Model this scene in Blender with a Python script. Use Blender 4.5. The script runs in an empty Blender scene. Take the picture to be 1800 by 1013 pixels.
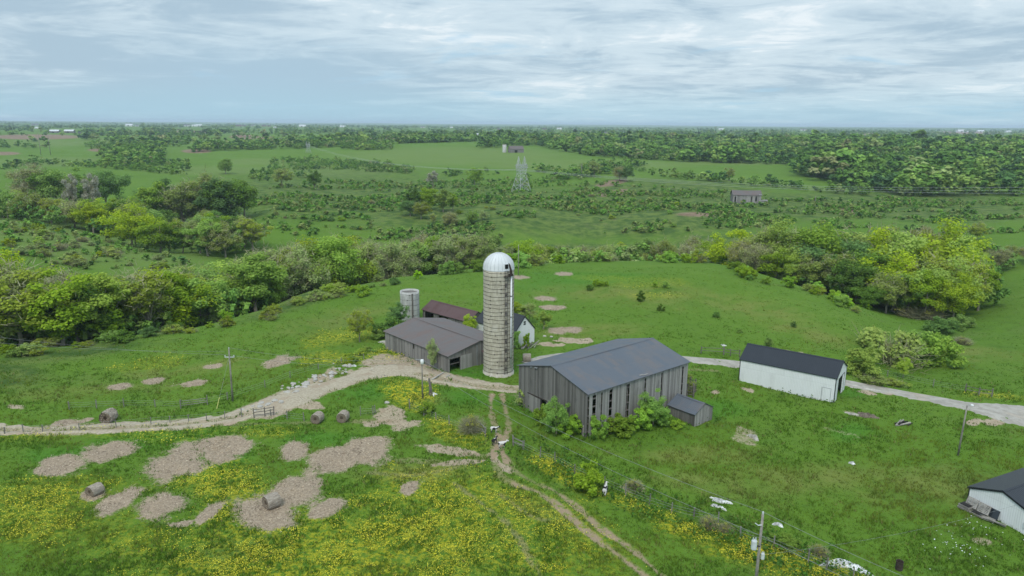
import bpy, bmesh, math, random
import numpy as np
from mathutils import Vector, Matrix
S = bpy.context.scene
COL = S.collection
PI = math.pi
R_ = math.radians
# ------------------------------------------------------------------ camera, world, sun, exposure
F = 1250.0; CH = 40.0; PITCH = math.atan(289 / F); ROLL = 0.00722
cam = bpy.data.cameras.new("camera"); camo = bpy.data.objects.new("camera", cam); COL.objects.link(camo)
cam.sensor_width = 36; cam.lens = 36 * F / 1800; cam.clip_start = 1; cam.clip_end = 60000
camo.matrix_world = Matrix.Translation((0, 0, CH)) @ Matrix.Rotation(PI / 2 - PITCH, 4, 'X') @ Matrix.Rotation(ROLL, 4, 'Z')
S.camera = camo
S.view_settings.view_transform = 'Standard'; S.view_settings.look = 'None'
S.view_settings.exposure = 0.22; S.view_settings.gamma = 1.0
SUN_EL, SUN_AZ = R_(54), R_(195)          # azimuth clockwise from +Y: behind the camera
sun = bpy.data.lights.new("sun", 'SUN'); sun.energy = 1.8; sun.angle = R_(18); sun.color = (1, .95, .87)
suno = bpy.data.objects.new("sun", sun); COL.objects.link(suno)
sd = Vector((math.sin(SUN_AZ) * math.cos(SUN_EL), math.cos(SUN_AZ) * math.cos(SUN_EL), math.sin(SUN_EL)))
suno.rotation_euler = sd.to_track_quat('Z', 'Y').to_euler(); suno.location = (60, -40, 120)
S.cycles.use_denoising = True
S.cycles.max_bounces = 6; S.cycles.diffuse_bounces = 3; S.cycles.glossy_bounces = 2
S.cycles.transmission_bounces = 2; S.cycles.volume_bounces = 0; S.cycles.transparent_max_bounces = 4

class NT:
    """small helper to wire shader nodes"""
    def __init__(s, tree): s.t = tree; s.n = tree.nodes; s.l = tree.links; s.n.clear()
    def put(s, sock, v):
        if v is None: return
        if isinstance(v, bpy.types.NodeSocket): s.l.new(v, sock)
        elif isinstance(v, (tuple, list)) and sock.type == 'RGBA' and len(v) == 3: sock.default_value = (*v, 1)
        else: sock.default_value = v
    def node(s, typ, ins=None, **kw):
        n = s.n.new(typ)
        for k, v in kw.items(): setattr(n, k, v)
        for k, v in (ins or {}).items(): s.put(n.inputs[k], v)
        return n
    def math(s, op, a, b=0.0, c=0.0, clamp=False):
        n = s.node('ShaderNodeMath', {0: a, 1: b, 2: c}, operation=op, use_clamp=clamp); return n.outputs[0]
    def mix(s, fac, a, b, mode='MIX'):
        n = s.node('ShaderNodeMix', data_type='RGBA', blend_type=mode, clamp_factor=True)
        s.put(n.inputs[0], fac); s.put(n.inputs[6], a); s.put(n.inputs[7], b); return n.outputs[2]
    def noise(s, vec, scale, detail=3, rough=.55, dist=0.0, dim='3D'):
        n = s.node('ShaderNodeTexNoise', {'Scale': scale, 'Detail': detail, 'Roughness': rough, 'Distortion': dist}, noise_dimensions=dim)
        s.put(n.inputs['Vector'], vec); return n.outputs[0]
    def ramp(s, fac, a, b, lo=0.0, hi=1.0):
        n = s.node('ShaderNodeMapRange', {0: fac, 1: a, 2: b, 3: lo, 4: hi}, interpolation_type='SMOOTHSTEP'); return n.outputs[0]
    def vmul(s, v, k):
        n = s.node('ShaderNodeVectorMath', {0: v, 1: k}, operation='MULTIPLY'); return n.outputs[0]
    def scale(s, c, k):
        n = s.node('ShaderNodeVectorMath', {0: c}, operation='SCALE'); s.put(n.inputs['Scale'], k); return n.outputs[0]

W = bpy.data.worlds.new("World"); S.world = W; W.use_nodes = True
t = NT(W.node_tree)
sky = t.node('ShaderNodeTexSky', sky_type='NISHITA', sun_disc=False, sun_elevation=SUN_EL, sun_rotation=SUN_AZ, altitude=250, dust_density=2.0, ozone_density=2.0)
tc = t.node('ShaderNodeTexCoord'); d = tc.outputs['Generated']
xyz = t.node('ShaderNodeSeparateXYZ', {0: d}); dx, dy, dz = xyz.outputs
zc = t.math('MAXIMUM', dz, 0.0)
den = t.math('ADD', zc, .085)
px = t.math('DIVIDE', dx, den); py = t.math('DIVIDE', dy, den)
pv = t.node('ShaderNodeCombineXYZ', {0: px, 1: py, 2: 3.7}).outputs[0]
n1 = t.noise(pv, 1.25, 10, .66, .6)                     # cloud texture
n2 = t.noise(pv, .40, 5, .55, .5)                     # large masses
n3 = t.noise(t.vmul(pv, (.55, 1.0, 1)), 3.6, 7, .65, .3)
br = t.math('ADD', t.math('MULTIPLY', n1, .62), t.math('MULTIPLY', n2, .55))
br = t.math('ADD', br, t.math('MULTIPLY', n3, .22))
# a rain shaft, left of centre, and brighter cloud to the right
az = t.math('DIVIDE', dx, t.math('MAXIMUM', dy, .05))
gx = t.math('DIVIDE', t.math('ADD', az, .33), .26); gz = t.math('DIVIDE', t.math('SUBTRACT', zc, .045), .055)
rain = t.math('EXPONENT', t.math('MULTIPLY', t.math('ADD', t.math('MULTIPLY', gx, gx), t.math('MULTIPLY', gz, gz)), -1.0))
front = t.ramp(dy, 0.0, .2)
rain = t.math('MULTIPLY', rain, front)
br = t.math('SUBTRACT', br, t.math('MULTIPLY', rain, .13))
br = t.math('ADD', br, t.math('MULTIPLY', t.ramp(az, -.5, .6), .045))
cl = t.mix(t.ramp(br, .60, .79), (.37, .495, .595), (.57, .685, .755))
cl = t.mix(t.ramp(br, .775, .86), cl, (.74, .81, .85))
# thin places let the clear sky through
gap = t.math('MULTIPLY', t.ramp(t.noise(t.vmul(pv, (.8, 1, 1)), .8, 6, .62, .3), .58, .70), .6)
skc = t.scale(sky.outputs[0], .09)
cl = t.mix(gap, cl, (.36, .575, .735))
cl = t.mix(t.math('MULTIPLY', rain, .6), cl, (.355, .525, .655))
band = t.ramp(zc, .008, .062, 1.0, 0.0)               # distant air under the cloud deck
cl = t.mix(t.math('MULTIPLY', band, .62), cl, (.36, .585, .70))
cl = t.mix(.06, cl, skc)
cl = t.scale(cl, t.math('ADD', 1.0, t.math('MULTIPLY', t.ramp(zc, .15, .7), .6)))
cl = t.scale(cl, 10.0)
bg = t.node('ShaderNodeBackground', {0: cl, 1: .1})
out = t.node('ShaderNodeOutputWorld'); t.l.new(bg.outputs[0], out.inputs[0])

# ------------------------------------------------------------------ terrain
cP, sP = math.cos(PITCH), math.sin(PITCH)
RM = np.array(camo.matrix_world.to_3x3())
def ray(u, v):
    u = np.asarray(u, float); v = np.asarray(v, float)
    q = np.stack([(u - 900) / F, (506.5 - v) / F, -np.ones_like(u)], -1)
    return q @ RM.T
def proj(p):
    q = (np.asarray(p, float) - np.array([0, 0, CH])) @ RM
    w = np.maximum(-q[..., 2], 1e-3)
    return 900 + F * q[..., 0] / w, 506.5 - F * q[..., 1] / w
# control points of the land: (u, v, distance ahead) seen in the picture, and hidden hollows (u, distance, z)
SEEN = [(0,1013,57),(300,1013,57),(600,1013,57.2),(900,1013,57.5),(1200,1013,58),(1430,1013,58.5),(1800,1013,60),
 (0,880,70),(300,880,70),(600,880,70.5),(900,870,72),(1200,870,73),(1500,870,74.5),(1750,900,70.5),
 (0,755,89.5),(200,752,89.8),(400,735,93),(600,700,100),(740,680,104),(876,660,109),(1000,760,87.5),(910,690,101.5),
 (1031,774.5,85.2),(1208,678,104.5),(1220,750,91.2),(1254,738,93.7),(1299,674,107.5),(1466,708,100.5),(1487,684,106),(1700,715,98.5),(1800,745,93),
 (676,610,124.5),(790,658,109.3),(740,562,143.5),(904,610,126),(940,600,129),
 (0,612,131),(150,640,117),(250,590,136),(420,558,149),(300,660,112),(550,510,181),(600,560,150),(700,488,204),(850,470,222),
 (1000,560,146),(1000,500,182),(900,462,228),(1050,459,232),(1200,462,226),(1300,471,214),(1300,540,156),(1450,520,172),(1400,600,129),(1530,600,133),
 (1640,660,121),(1600,560,184),(1550,625,131),(1720,680,109),(1800,620,137),(1780,560,176),(1800,500,222),(1790,440,280),(1800,400,350),(1650,700,103),
 (0,470,236),(0,390,318),(150,420,300),(330,470,262),(100,440,268),
 (450,395,365),(500,350,470),(600,400,365),(700,350,490),(750,380,405),(900,400,365),(915,338,530),(1000,380,410),(1100,350,490),(1200,400,370),
 (1200,340,520),(1310,358,478),(1400,380,415),(1500,372,440),(1700,350,520),(1800,355,505),(1500,335,560),
 (400,330,540),(430,300,720),(200,290,760),(0,300,700),(600,300,770),(750,290,830),(900,300,740),(1050,310,660),(1200,300,740),(1350,305,700),(1500,320,640),(1700,320,640),
 (0,262,1150),(200,262,1150),(450,272,980),(600,268,1020),(750,257,1150),(900,267,1020),(1050,275,950),(1200,285,850),(1400,285,860),(1600,280,900),(1800,290,830)]
HID = [(0,185,-17),(150,180,-17),(300,195,-20),(420,215,-22),(550,240,-23),(700,275,-24),(850,295,-24),(1000,305,-24),(1200,300,-24),(1350,275,-20),(1480,235,-17),(1600,222,-15.5),(1700,230,-14),
 (0,400,-12),(150,410,-14),(330,360,-22),(60,620,-2),(-600,60,-1),(-600,130,-5),(-600,200,-14),(-600,300,-3),(2400,60,-1),(2400,100,-1),(2400,160,-5),(2400,260,-6),(2400,500,-4),(-600,500,-4),
 (300,20,0),(900,15,0),(1500,20,-1),(0,1500,4),(600,1500,5),(1200,1500,3),(1800,1500,3),(-600,1500,4),(2400,1500,4),(900,2200,4),(0,2200,4),(1800,2200,4),(-600,900,2),(2400,900,2)]
def place(u, y, z):
    return (u - 900) / F * (y * cP + (CH - z) * sP)
cx, cy, cz = [], [], []
for u, v, y in SEEN:
    r = ray(u, v); k = y / r[1]; cx.append(r[0] * k); cy.append(y); cz.append(CH + r[2] * k)
for u, y, z in HID:
    cx.append(place(u, y, z)); cy.append(y); cz.append(z)
cx, cy, cz = map(np.array, (cx, cy, cz))
def wcoord(x, y):
    return np.stack([np.arctan2(x, np.maximum(y, 1)) * 2.2, np.log(np.hypot(x, np.maximum(y, 1)) + 20)], -1)
CW = wcoord(cx, cy); NCP = len(cx)
def tpsk(r2): return np.where(r2 > 1e-12, .5 * r2 * np.log(r2 + 1e-20), 0)
_d2 = ((CW[:, None] - CW[None]) ** 2).sum(-1)
_A = np.zeros((NCP + 3, NCP + 3)); _A[:NCP, :NCP] = tpsk(_d2) + np.eye(NCP) * 2e-4
_A[:NCP, NCP] = 1; _A[:NCP, NCP + 1:] = CW; _A[NCP, :NCP] = 1; _A[NCP + 1:, :NCP] = CW.T
TW = np.linalg.solve(_A, np.concatenate([cz, np.zeros(3)]))
def _h(ix, iy, s):
    n = (ix * 374761393 + iy * 668265263 + s * 1442695041) & 0xffffffff
    n = ((n ^ (n >> 13)) * 1274126177) & 0xffffffff
    return ((n ^ (n >> 16)) & 0xffff) / 65535.0
def vnoise(x, y, s=0):
    ix = np.floor(x).astype(np.int64); iy = np.floor(y).astype(np.int64); fx = x - ix; fy = y - iy
    fx = fx * fx * (3 - 2 * fx); fy = fy * fy * (3 - 2 * fy)
    a = _h(ix, iy, s); b = _h(ix + 1, iy, s); c = _h(ix, iy + 1, s); e = _h(ix + 1, iy + 1, s)
    return (a + (b - a) * fx) * (1 - fy) + (c + (e - c) * fx) * fy
def fbm(x, y, s=0, o=4):
    r = 0; a = .5; tot = 0
    for i in range(o): r = r + a * vnoise(x, y, s + i); tot += a; x = x * 2.03 + 17; y = y * 2.03 + 5; a *= .5
    return r / tot
def sstep(x, a, b):
    k = np.clip((x - a) / (b - a), 0, 1); return k * k * (3 - 2 * k)
def zexact(x, y):
    x = np.asarray(x, float); y = np.asarray(y, float); sh = x.shape
    xf = x.ravel(); yf = y.ravel(); o = np.empty(len(xf))
    for i in range(0, len(xf), 20000):
        w = wcoord(xf[i:i + 20000], yf[i:i + 20000])
        d2 = ((w[:, None] - CW[None]) ** 2).sum(-1)
        o[i:i + 20000] = tpsk(d2) @ TW[:NCP] + TW[NCP] + w @ TW[NCP + 1:]
    r = np.hypot(xf, yf)
    far = 4 + (fbm(xf / 900, yf / 900, 31, 3) - .5) * 16 + (fbm(xf / 3500, yf / 2500, 57, 3) - .42) * 60 * sstep(r, 6500, 13000)
    k = sstep(r, 1250, 2100)
    o = o * (1 - k) + far * k
    return o.reshape(sh)
_ga = np.linspace(-1.45, 1.45, 760); _gl = np.linspace(math.log(8), math.log(40000), 900)
_gA, _gL = np.meshgrid(_ga, _gl); ZG = zexact(np.exp(_gL) * np.sin(_gA), np.exp(_gL) * np.cos(_gA))
def zbase(x, y):
    x = np.asarray(x, float); y = np.asarray(y, float)
    a = np.clip((np.arctan2(x, np.maximum(y, 1e-3)) + 1.45) / 2.9 * 759, 0, 758.999); l = np.clip((np.log(np.hypot(x, y) + 1e-6) - _gl[0]) / (_gl[-1] - _gl[0]) * 899, 0, 898.999)
    i = a.astype(int); j = l.astype(int); fa = a - i; fl = l - j
    return (ZG[j, i] * (1 - fa) + ZG[j, i + 1] * fa) * (1 - fl) + (ZG[j + 1, i] * (1 - fa) + ZG[j + 1, i + 1] * fa) * fl
def gz(x, y):
    """height of the ground sheet"""
    x = np.asarray(x, float); y = np.asarray(y, float)
    r = np.hypot(x, y)
    m = (fbm(x / 7, y / 7, 3, 3) - .5) * .5 * sstep(r, 40, 60) + (fbm(x / 45, y / 45, 9, 2) - .5) * 2.2 * sstep(r, 220, 420)
    return zbase(x, y) + m
def hit(u, v, it=24):
    """where the line of sight through a picture point meets the ground"""
    dr = ray(u, v); k = (CH - 0) / np.maximum(-dr[..., 2], 1e-4)
    lo = np.full(np.shape(k), 25.0); hi = np.full(np.shape(k), 1e9); kk = lo.copy()
    # march outwards, then bisect
    found = np.zeros(np.shape(k), bool); a = lo.copy(); b = lo.copy()
    step = lo.copy()
    for i in range(110):
        nx = step * 1.045
        p = dr * nx[..., None]
        below = (CH + p[..., 2]) < zbase(p[..., 0], p[..., 1])
        new = below & ~found
        a = np.where(new, step, a); b = np.where(new, nx, b); found |= below; step = nx
        if np.all(found): break
    a = np.where(found, a, step); b = np.where(found, b, step)
    for i in range(14):
        m = (a + b) / 2; p = dr * m[..., None]; below = (CH + p[..., 2]) < gz(p[..., 0], p[..., 1])
        b = np.where(below, m, b); a = np.where(below, a, m)
    p = dr * b[..., None]
    return np.stack([p[..., 0], p[..., 1], gz(p[..., 0], p[..., 1])], -1)
def G(u, v): return Vector(hit(np.array([float(u)]), np.array([float(v)]))[0])
def gzs(x, y): return float(gz(np.array([x]), np.array([y]))[0])
# ------------------------------------------------------------------ mesh helpers
def np_mesh(name, verts, faces, mats=(), midx=None, uv=None, cols=None, smooth=False):
    """verts (n,3); faces: list of (m,k) index arrays"""
    me = bpy.data.meshes.new(name)
    verts = np.asarray(verts, np.float32)
    faces = [np.asarray(f, np.int32) for f in faces if len(f)]
    me.vertices.add(len(verts)); me.vertices.foreach_set('co', verts.ravel())
    li = np.concatenate([f.ravel() for f in faces]); tot = np.concatenate([np.full(len(f), f.shape[1], np.int32) for f in faces])
    me.loops.add(len(li)); me.loops.foreach_set('vertex_index', li)
    st = np.zeros(len(tot), np.int32); st[1:] = np.cumsum(tot)[:-1]
    me.polygons.add(len(tot)); me.polygons.foreach_set('loop_start', st)
    if midx is not None: me.polygons.foreach_set('material_index', np.asarray(midx, np.int32))
    me.polygons.foreach_set('use_smooth', np.full(len(tot), smooth))
    for m in mats: me.materials.append(m)
    for k, c in (cols or {}).items():
        a = me.color_attributes.new(k, 'FLOAT_COLOR', 'POINT'); a.data.foreach_set('color', np.asarray(c, np.float32).ravel())
    me.update(calc_edges=True); me.validate()
    return me
def link(name, me, parent=None, loc=None):
    o = bpy.data.objects.new(name, me); COL.objects.link(o)
    if parent: o.parent = parent
    if loc is not None: o.location = loc
    return o
def tag(o, label=None, cat=None, group=None, kind=None):
    for k, v in (('label', label), ('category', cat), ('group', group), ('kind', kind)):
        if v: o[k] = v
    return o
def thing(name, loc, rz, label, cat, group=None):
    o = bpy.data.objects.new(name, None); COL.objects.link(o); o.empty_display_size = .3
    o.location = loc; o.rotation_euler = (0, 0, rz)
    return tag(o, label, cat, group)
class MB:
    """collects faces, builds one mesh; UVs in metres run along each face and up it"""
    def __init__(s): s.v = []; s.f = []; s.m = []
    def add(s, vs, fs, m=0):
        k = len(s.v); s.v += [tuple(map(float, p)) for p in vs]
        s.f += [tuple(k + i for i in f) for f in fs]; s.m += [m] * len(fs); return s
    def quad(s, a, b, c, e, m=0): return s.add([a, b, c, e], [(0, 1, 2, 3)], m)
    def hexa(s, lo, hi, m=0):
        """lo, hi: four points each, counter-clockwise"""
        return s.add(list(lo) + list(hi), [(3, 2, 1, 0), (4, 5, 6, 7), (0, 1, 5, 4), (1, 2, 6, 5), (2, 3, 7, 6), (3, 0, 4, 7)], m)
    def box(s, x0, x1, y0, y1, z0, z1, m=0):
        return s.hexa([(x0, y0, z0), (x1, y0, z0), (x1, y1, z0), (x0, y1, z0)], [(x0, y0, z1), (x1, y0, z1), (x1, y1, z1), (x0, y1, z1)], m)
    def tube(s, pts, rad, n=6, m=0, cap=True):
        pts = [Vector(p) for p in pts]; rad = rad if isinstance(rad, (list, tuple)) else [rad] * len(pts)
        k = len(s.v); up = None
        for i, p in enumerate(pts):
            a = pts[max(i - 1, 0)]; b = pts[min(i + 1, len(pts) - 1)]; dr = (b - a).normalized()
            if up is None: up = dr.orthogonal().normalized()
            up = (up - dr * up.dot(dr)).normalized(); w = dr.cross(up)
            for j in range(n):
                q = p + (up * math.cos(2 * PI * j / n) + w * math.sin(2 * PI * j / n)) * rad[i]; s.v.append(tuple(q))
        for i in range(len(pts) - 1):
            for j in range(n):
                s.f.append((k + i * n + j, k + i * n + (j + 1) % n, k + (i + 1) * n + (j + 1) % n, k + (i + 1) * n + j)); s.m.append(m)
        if cap:
            s.f.append(tuple(k + j for j in range(n))[::-1]); s.m.append(m)
            e = k + (len(pts) - 1) * n; s.f.append(tuple(e + j for j in range(n))); s.m.append(m)
        return s
    def lathe(s, prof, n=32, m=0, x=0, y=0):
        k = len(s.v)
        for r, z in prof:
            for j in range(n): s.v.append((x + r * math.cos(2 * PI * j / n), y + r * math.sin(2 * PI * j / n), z))
        for i in range(len(prof) - 1):
            for j in range(n):
                s.f.append((k + i * n + j, k + i * n + (j + 1) % n, k + (i + 1) * n + (j + 1) % n, k + (i + 1) * n + j)); s.m.append(m)
        return s
    def build(s, name, mats, parent=None, loc=None, smooth=False):
        me = bpy.data.meshes.new(name); me.from_pydata(s.v, [], s.f)
        mats = mats if isinstance(mats, (list, tuple)) else [mats]
        for q in mats: me.materials.append(q)
        me.polygons.foreach_set('material_index', s.m); me.polygons.foreach_set('use_smooth', [smooth] * len(s.f))
        me.update()
        ul = me.uv_layers.new(name='UVMap')
        for p in me.polygons:
            n = p.normal
            tn = Vector((-n.y, n.x, 0)).normalized() if abs(n.z) < .985 else Vector((1, 0, 0))
            bt = n.cross(tn)
            for li in p.loop_indices:
                co = me.vertices[me.loops[li].vertex_index].co; ul.data[li].uv = (co.dot(tn), co.dot(bt))
        return link(name, me, parent, loc)
def new_mat(name):
    m = bpy.data.materials.new(name); m.use_nodes = True; return m, NT(m.node_tree)
def finish(t, col, rough=.8, bump=None, bs=.3, bd=.05, metal=0.0, spec=.3, trans=None):
    b = t.node('ShaderNodeBsdfPrincipled', {'Base Color': col, 'Roughness': rough, 'Metallic': metal, 'Specular IOR Level': spec})
    if bump is not None:
        bn = t.node('ShaderNodeBump', {'Strength': bs, 'Distance': bd, 'Height': bump}); t.l.new(bn.outputs[0], b.inputs['Normal'])
    o = t.node('ShaderNodeOutputMaterial'); s = b.outputs[0]
    if trans is not None:
        tr = t.node('ShaderNodeBsdfTranslucent', {'Color': trans}); mx = t.node('ShaderNodeMixShader', {0: .35, 1: s, 2: tr.outputs[0]}); s = mx.outputs[0]
    t.l.new(s, o.inputs[0]); return b
def plain(name, col, rough=.7, var=.25, scale=3.0, metal=0.0, spec=.3, col2=None, bump=.0):
    m, t = new_mat(name); tcn = t.node('ShaderNodeTexCoord')
    n = t.noise(tcn.outputs['Object'], scale, 5, .65); n2 = t.noise(tcn.outputs['Object'], scale * .2, 3)
    c2 = col2 or tuple(c * (1 - var) for c in col); c1 = col if col2 else tuple(min(1, c * (1 + var * .5)) for c in col)
    f = t.ramp(t.math('ADD', t.math('MULTIPLY', n, .6), t.math('MULTIPLY', n2, .4)), .36, .64)
    finish(t, t.mix(f, c2, c1), rough, n if bump else None, bump, .05, metal, spec); return m
def planks(name, col, col2, stain=(.03, .03, .028), w=.27, bump=.5):
    """weathered vertical boards"""
    m, t = new_mat(name); uv = t.node('ShaderNodeUVMap').outputs[0]
    s = t.node('ShaderNodeSeparateXYZ', {0: uv}); cell = t.math('FLOOR', t.math('DIVIDE', s.outputs[0], w))
    wn = t.node('ShaderNodeTexWhiteNoise', {'W': cell}, noise_dimensions='1D').outputs[0]
    g = t.noise(t.vmul(uv, (14, .5, 1)), 1, 5, .7); g2 = t.noise(t.vmul(uv, (.9, .35, 1)), 1, 4, .6)
    isl = t.node('ShaderNodeNewGeometry').outputs['Random Per Island']
    f = t.math('ADD', t.math('MULTIPLY', t.math('ADD', wn, isl), .32), t.math('MULTIPLY', g, .5))
    c = t.mix(t.ramp(f, .15, .80), col2, col)
    c = t.mix(t.math('MULTIPLY', t.ramp(g2, .54, .78), .45), c, stain)
    fr = t.math('FRACT', t.math('DIVIDE', s.outputs[0], w)); seam = t.ramp(fr, .0, .1)
    c = t.mix(seam, tuple(x * .35 for x in col2), c)
    finish(t, c, .9, t.math('ADD', g, seam), bump, .03, 0, .2); return m
def sheet_metal(name, col, rust, rustw, rib=.3, rough=.5, grime=(.1, .1, .1), hi=None):
    """ribbed roofing or siding; ribs run up the slope"""
    m, t = new_mat(name); uv = t.node('ShaderNodeUVMap').outputs[0]
    s = t.node('ShaderNodeSeparateXYZ', {0: uv}); fr = t.math('FRACT', t.math('DIVIDE', s.outputs[0], rib))
    ridge = t.ramp(t.math('ABSOLUTE', t.math('SUBTRACT', fr, .5)), .36, .48)
    sh = t.math('FLOOR', t.math('DIVIDE', s.outputs[0], rib * 3)); sv = t.math('FLOOR', t.math('DIVIDE', s.outputs[1], 2.6))
    wn = t.node('ShaderNodeTexWhiteNoise', {'Vector': t.node('ShaderNodeCombineXYZ', {0: sh, 1: sv}).outputs[0]}, noise_dimensions='2D').outputs[0]
    a = t.noise(t.vmul(uv, (1.2, .35, 1)), .8, 6, .65); b = t.noise(uv, .22, 4, .6); fine = t.noise(t.vmul(uv, (6, 1.2, 1)), 1.5, 4, .7)
    k = t.math('ADD', t.math('ADD', t.math('MULTIPLY', a, .45), t.math('MULTIPLY', b, .45)), t.math('MULTIPLY', wn, .16))
    c = t.mix(t.ramp(k, .58 - rustw * .3, .86 - rustw * .3), col, rust)
    c = t.mix(t.math('MULTIPLY', t.ramp(fine, .45, .75), .35), c, grime)
    if hi: c = t.mix(t.math('MULTIPLY', wn, .4), c, hi)
    c = t.mix(t.math('MULTIPLY', ridge, .32), c, tuple(x * .45 for x in col))
    lap = t.ramp(t.math('FRACT', t.math('DIVIDE', s.outputs[1], 2.6)), 0, .02)
    c = t.mix(t.math('MULTIPLY', t.math('SUBTRACT', 1.0, lap), .5), c, tuple(x * .5 for x in col))
    finish(t, c, rough, ridge, .6, .03, 0.0, .4); return m
M = {}
M['board'] = planks('grey_boards', (.25, .24, .225), (.115, .11, .103))
M['board_dark'] = planks('dark_boards', (.185, .178, .168), (.080, .076, .071))
M['board_light'] = planks('silver_boards', (.35, .338, .32), (.165, .158, .149))
M['timber'] = plain('timber', (.16, .145, .13), .9, .4, 2)
M['timber_pale'] = plain('pale_timber', (.33, .31, .28), .9, .3, 2)
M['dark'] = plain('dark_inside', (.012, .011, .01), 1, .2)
M['roof_grey'] = sheet_metal('grey_roof', (.088, .103, .126), (.14, .110, .094), .36, grime=(.06, .06, .065), hi=(.115, .122, .138), rough=.6)
M['roof_brown'] = sheet_metal('brown_grey_roof', (.125, .110, .106), (.15, .088, .066), .45, grime=(.07, .06, .06), hi=(.12, .115, .12), rough=.65)
M['roof_rust'] = sheet_metal('rusty_roof', (.10, .058, .058), (.075, .036, .032), .35, grime=(.05, .03, .03), rough=.75)
M['roof_black'] = sheet_metal('black_roof', (.016, .019, .026), (.022, .025, .032), .2, rough=.45, grime=(.03, .033, .04))
M['white_siding'] = sheet_metal('white_siding', (.74, .76, .77), (.64, .655, .66), .25, rib=.23, rough=.5, grime=(.6, .62, .62))
M['trim'] = plain('black_trim', (.015, .017, .022), .5, .2)
M['galv'] = plain('galvanised', (.34, .36, .38), .45, .2, 1.5, metal=.3)
M['pipe_white'] = plain('white_pipe', (.70, .72, .73), .5, .1)
M['steel_rust'] = plain('rusty_steel', (.05, .038, .03), .85, .4, 4)
M['pole'] = plain('weathered_pole', (.25, .235, .205), .9, .35, 2)
M['post'] = plain('fence_post', (.21, .2, .18), .95, .4, 4)
M['wire'] = plain('wire', (.30, .31, .31), .5, .2, metal=.4)
M['white'] = plain('white_plastic', (.72, .74, .74), .5, .15, 2)
M['porcelain'] = plain('pale_grey_paint', (.52, .55, .56), .4, .15, 2)
M['stone'] = plain('pale_stone', (.42, .40, .36), .95, .35, 3)
M['glass'] = plain('dark_window', (.02, .024, .03), .15, .1, spec=.6)
M['tarp'] = plain('white_tarp', (.62, .63, .63), .55, .5, 3.5)
M['brushwood'] = plain('grey_brushwood', (.19, .155, .125), .95, .45, 3)
M['char'] = plain('charred_wood', (.03, .028, .026), .95, .5, 3)
# ------------------------------------------------------------------ where the ground is bare, trodden or in flower (ellipses: u, v, ru, rv, tilt degrees)
HAY = [(110,820,44,15,-6),(190,797,44,16,-12),(310,816,56,24,-18),(388,789,52,18,-10),(286,892,46,24,-15),(205,884,42,14,-28),(517,793,24,16,-10),(640,797,42,22,-8),(588,810,42,22,-5),
 (470,902,54,27,0),(520,870,44,26,-14),(580,893,36,12,-22),(365,905,30,9,-35),(318,922,26,6,-8),(490,636,29,9,-14),(340,675,29,5,-6),(268,671,20,5,-8),(212,680,20,5,-8),(370,645,19,4,-6),
 (996,581,30,5,0),(962,525,21,4,0),(973,541,22,4,0),(916,488,15,3,0),(990,482,15,3,0),(720,858,16,9,-30),(115,745,30,6,-8),(155,738,12,3,-10),(165,870,22,9,-15),(1100,950,0,0,0)]
DIRT = [(690,738,44,16,10),(655,745,20,9,0),(545,714,26,7,3),(470,726,46,9,-6),(700,640,52,16,0),(750,655,30,9,10),(610,668,70,12,-20),(560,672,46,13,-28),(868,805,18,9,30),(885,820,18,7,30),
 (1745,742,20,9,0),(1715,742,14,5,-10),(690,722,22,8,0),(1730,952,18,7,10,.7),(1310,768,24,14,0,.62),(1300,756,10,10,0,.6),(1500,728,16,4,18,.6),(1110,855,26,12,20,.6),(1370,620,45,5,3),(1005,600,28,5,0),(970,606,24,4,0),(1560,692,14,3,10),(1315,686,16,4,15),
 (690,604,18,6,0),(30,715,20,5,0),(1340,655,9,2,0),(1525,690,24,3,8),(1255,690,10,4,0),(1480,760,50,3,15,.5),(780,790,60,8,8),(820,812,46,5,-5)]
YEL = [(715,686,42,24,25,1.0),(800,765,52,16,18,.75),(985,832,66,14,28,.95),(1090,880,60,12,22,.5),(1200,930,80,18,20,.9),(1330,975,110,26,20,1.0),(1450,1005,70,14,15,.8),(700,960,240,50,0,.7),(830,880,150,40,8,.55),(1000,940,120,55,25,.45),(480,950,160,60,0,.6),
 (560,1000,300,40,0,.75),(380,845,85,34,0,.75),(420,870,60,26,0,.7),(90,875,110,28,-8,.55),(60,925,100,50,0,.5),(220,950,120,50,0,.4),(60,765,90,10,-4,.35),(180,760,60,8,0,.3),(620,590,70,12,-10,.55),(560,630,40,10,-15,.55),(600,630,36,10,0,.6),(680,622,26,10,0,.6),
 (300,765,80,12,0,.35),(270,640,70,10,-5,.3),(1150,520,50,5,0,.35),(1080,490,100,5,0,.3),(1730,694,50,6,5,.7),(1130,500,60,6,0,.3),(470,760,50,10,0,.4),(640,880,60,20,0,.4),(900,990,160,30,0,.6)]
BROWN = [(62,241,80,4.5,0),(5,270,30,3,0),(430,241,26,4,0),(345,266,26,3.5,0),(180,264,25,3,0),(700,243,60,1.6,0),(620,246,20,1.5,0),(800,238,20,2,0),(1075,322,28,5,-10),(1095,338,20,5,0),(1230,377,40,4,0),(320,232,60,2,0),(1485,372,22,5,0),(470,243,12,3,0),(1530,236,60,2,0),(1700,233,60,2.5,0),(1060,342,10,4,0)]
PALE = [(150,425,210,40,8),(30,400,90,24,0),(560,300,150,10,0),(800,275,190,16,0),(380,300,120,8,0),(1020,290,190,9,0),(1270,315,120,5,6),(1400,328,110,5,7),(100,285,120,8,0),(250,248,120,6,0),(60,252,100,6,0),(450,285,60,6,0),(1280,286,110,5,0),(1680,236,80,3,0)]
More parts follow.
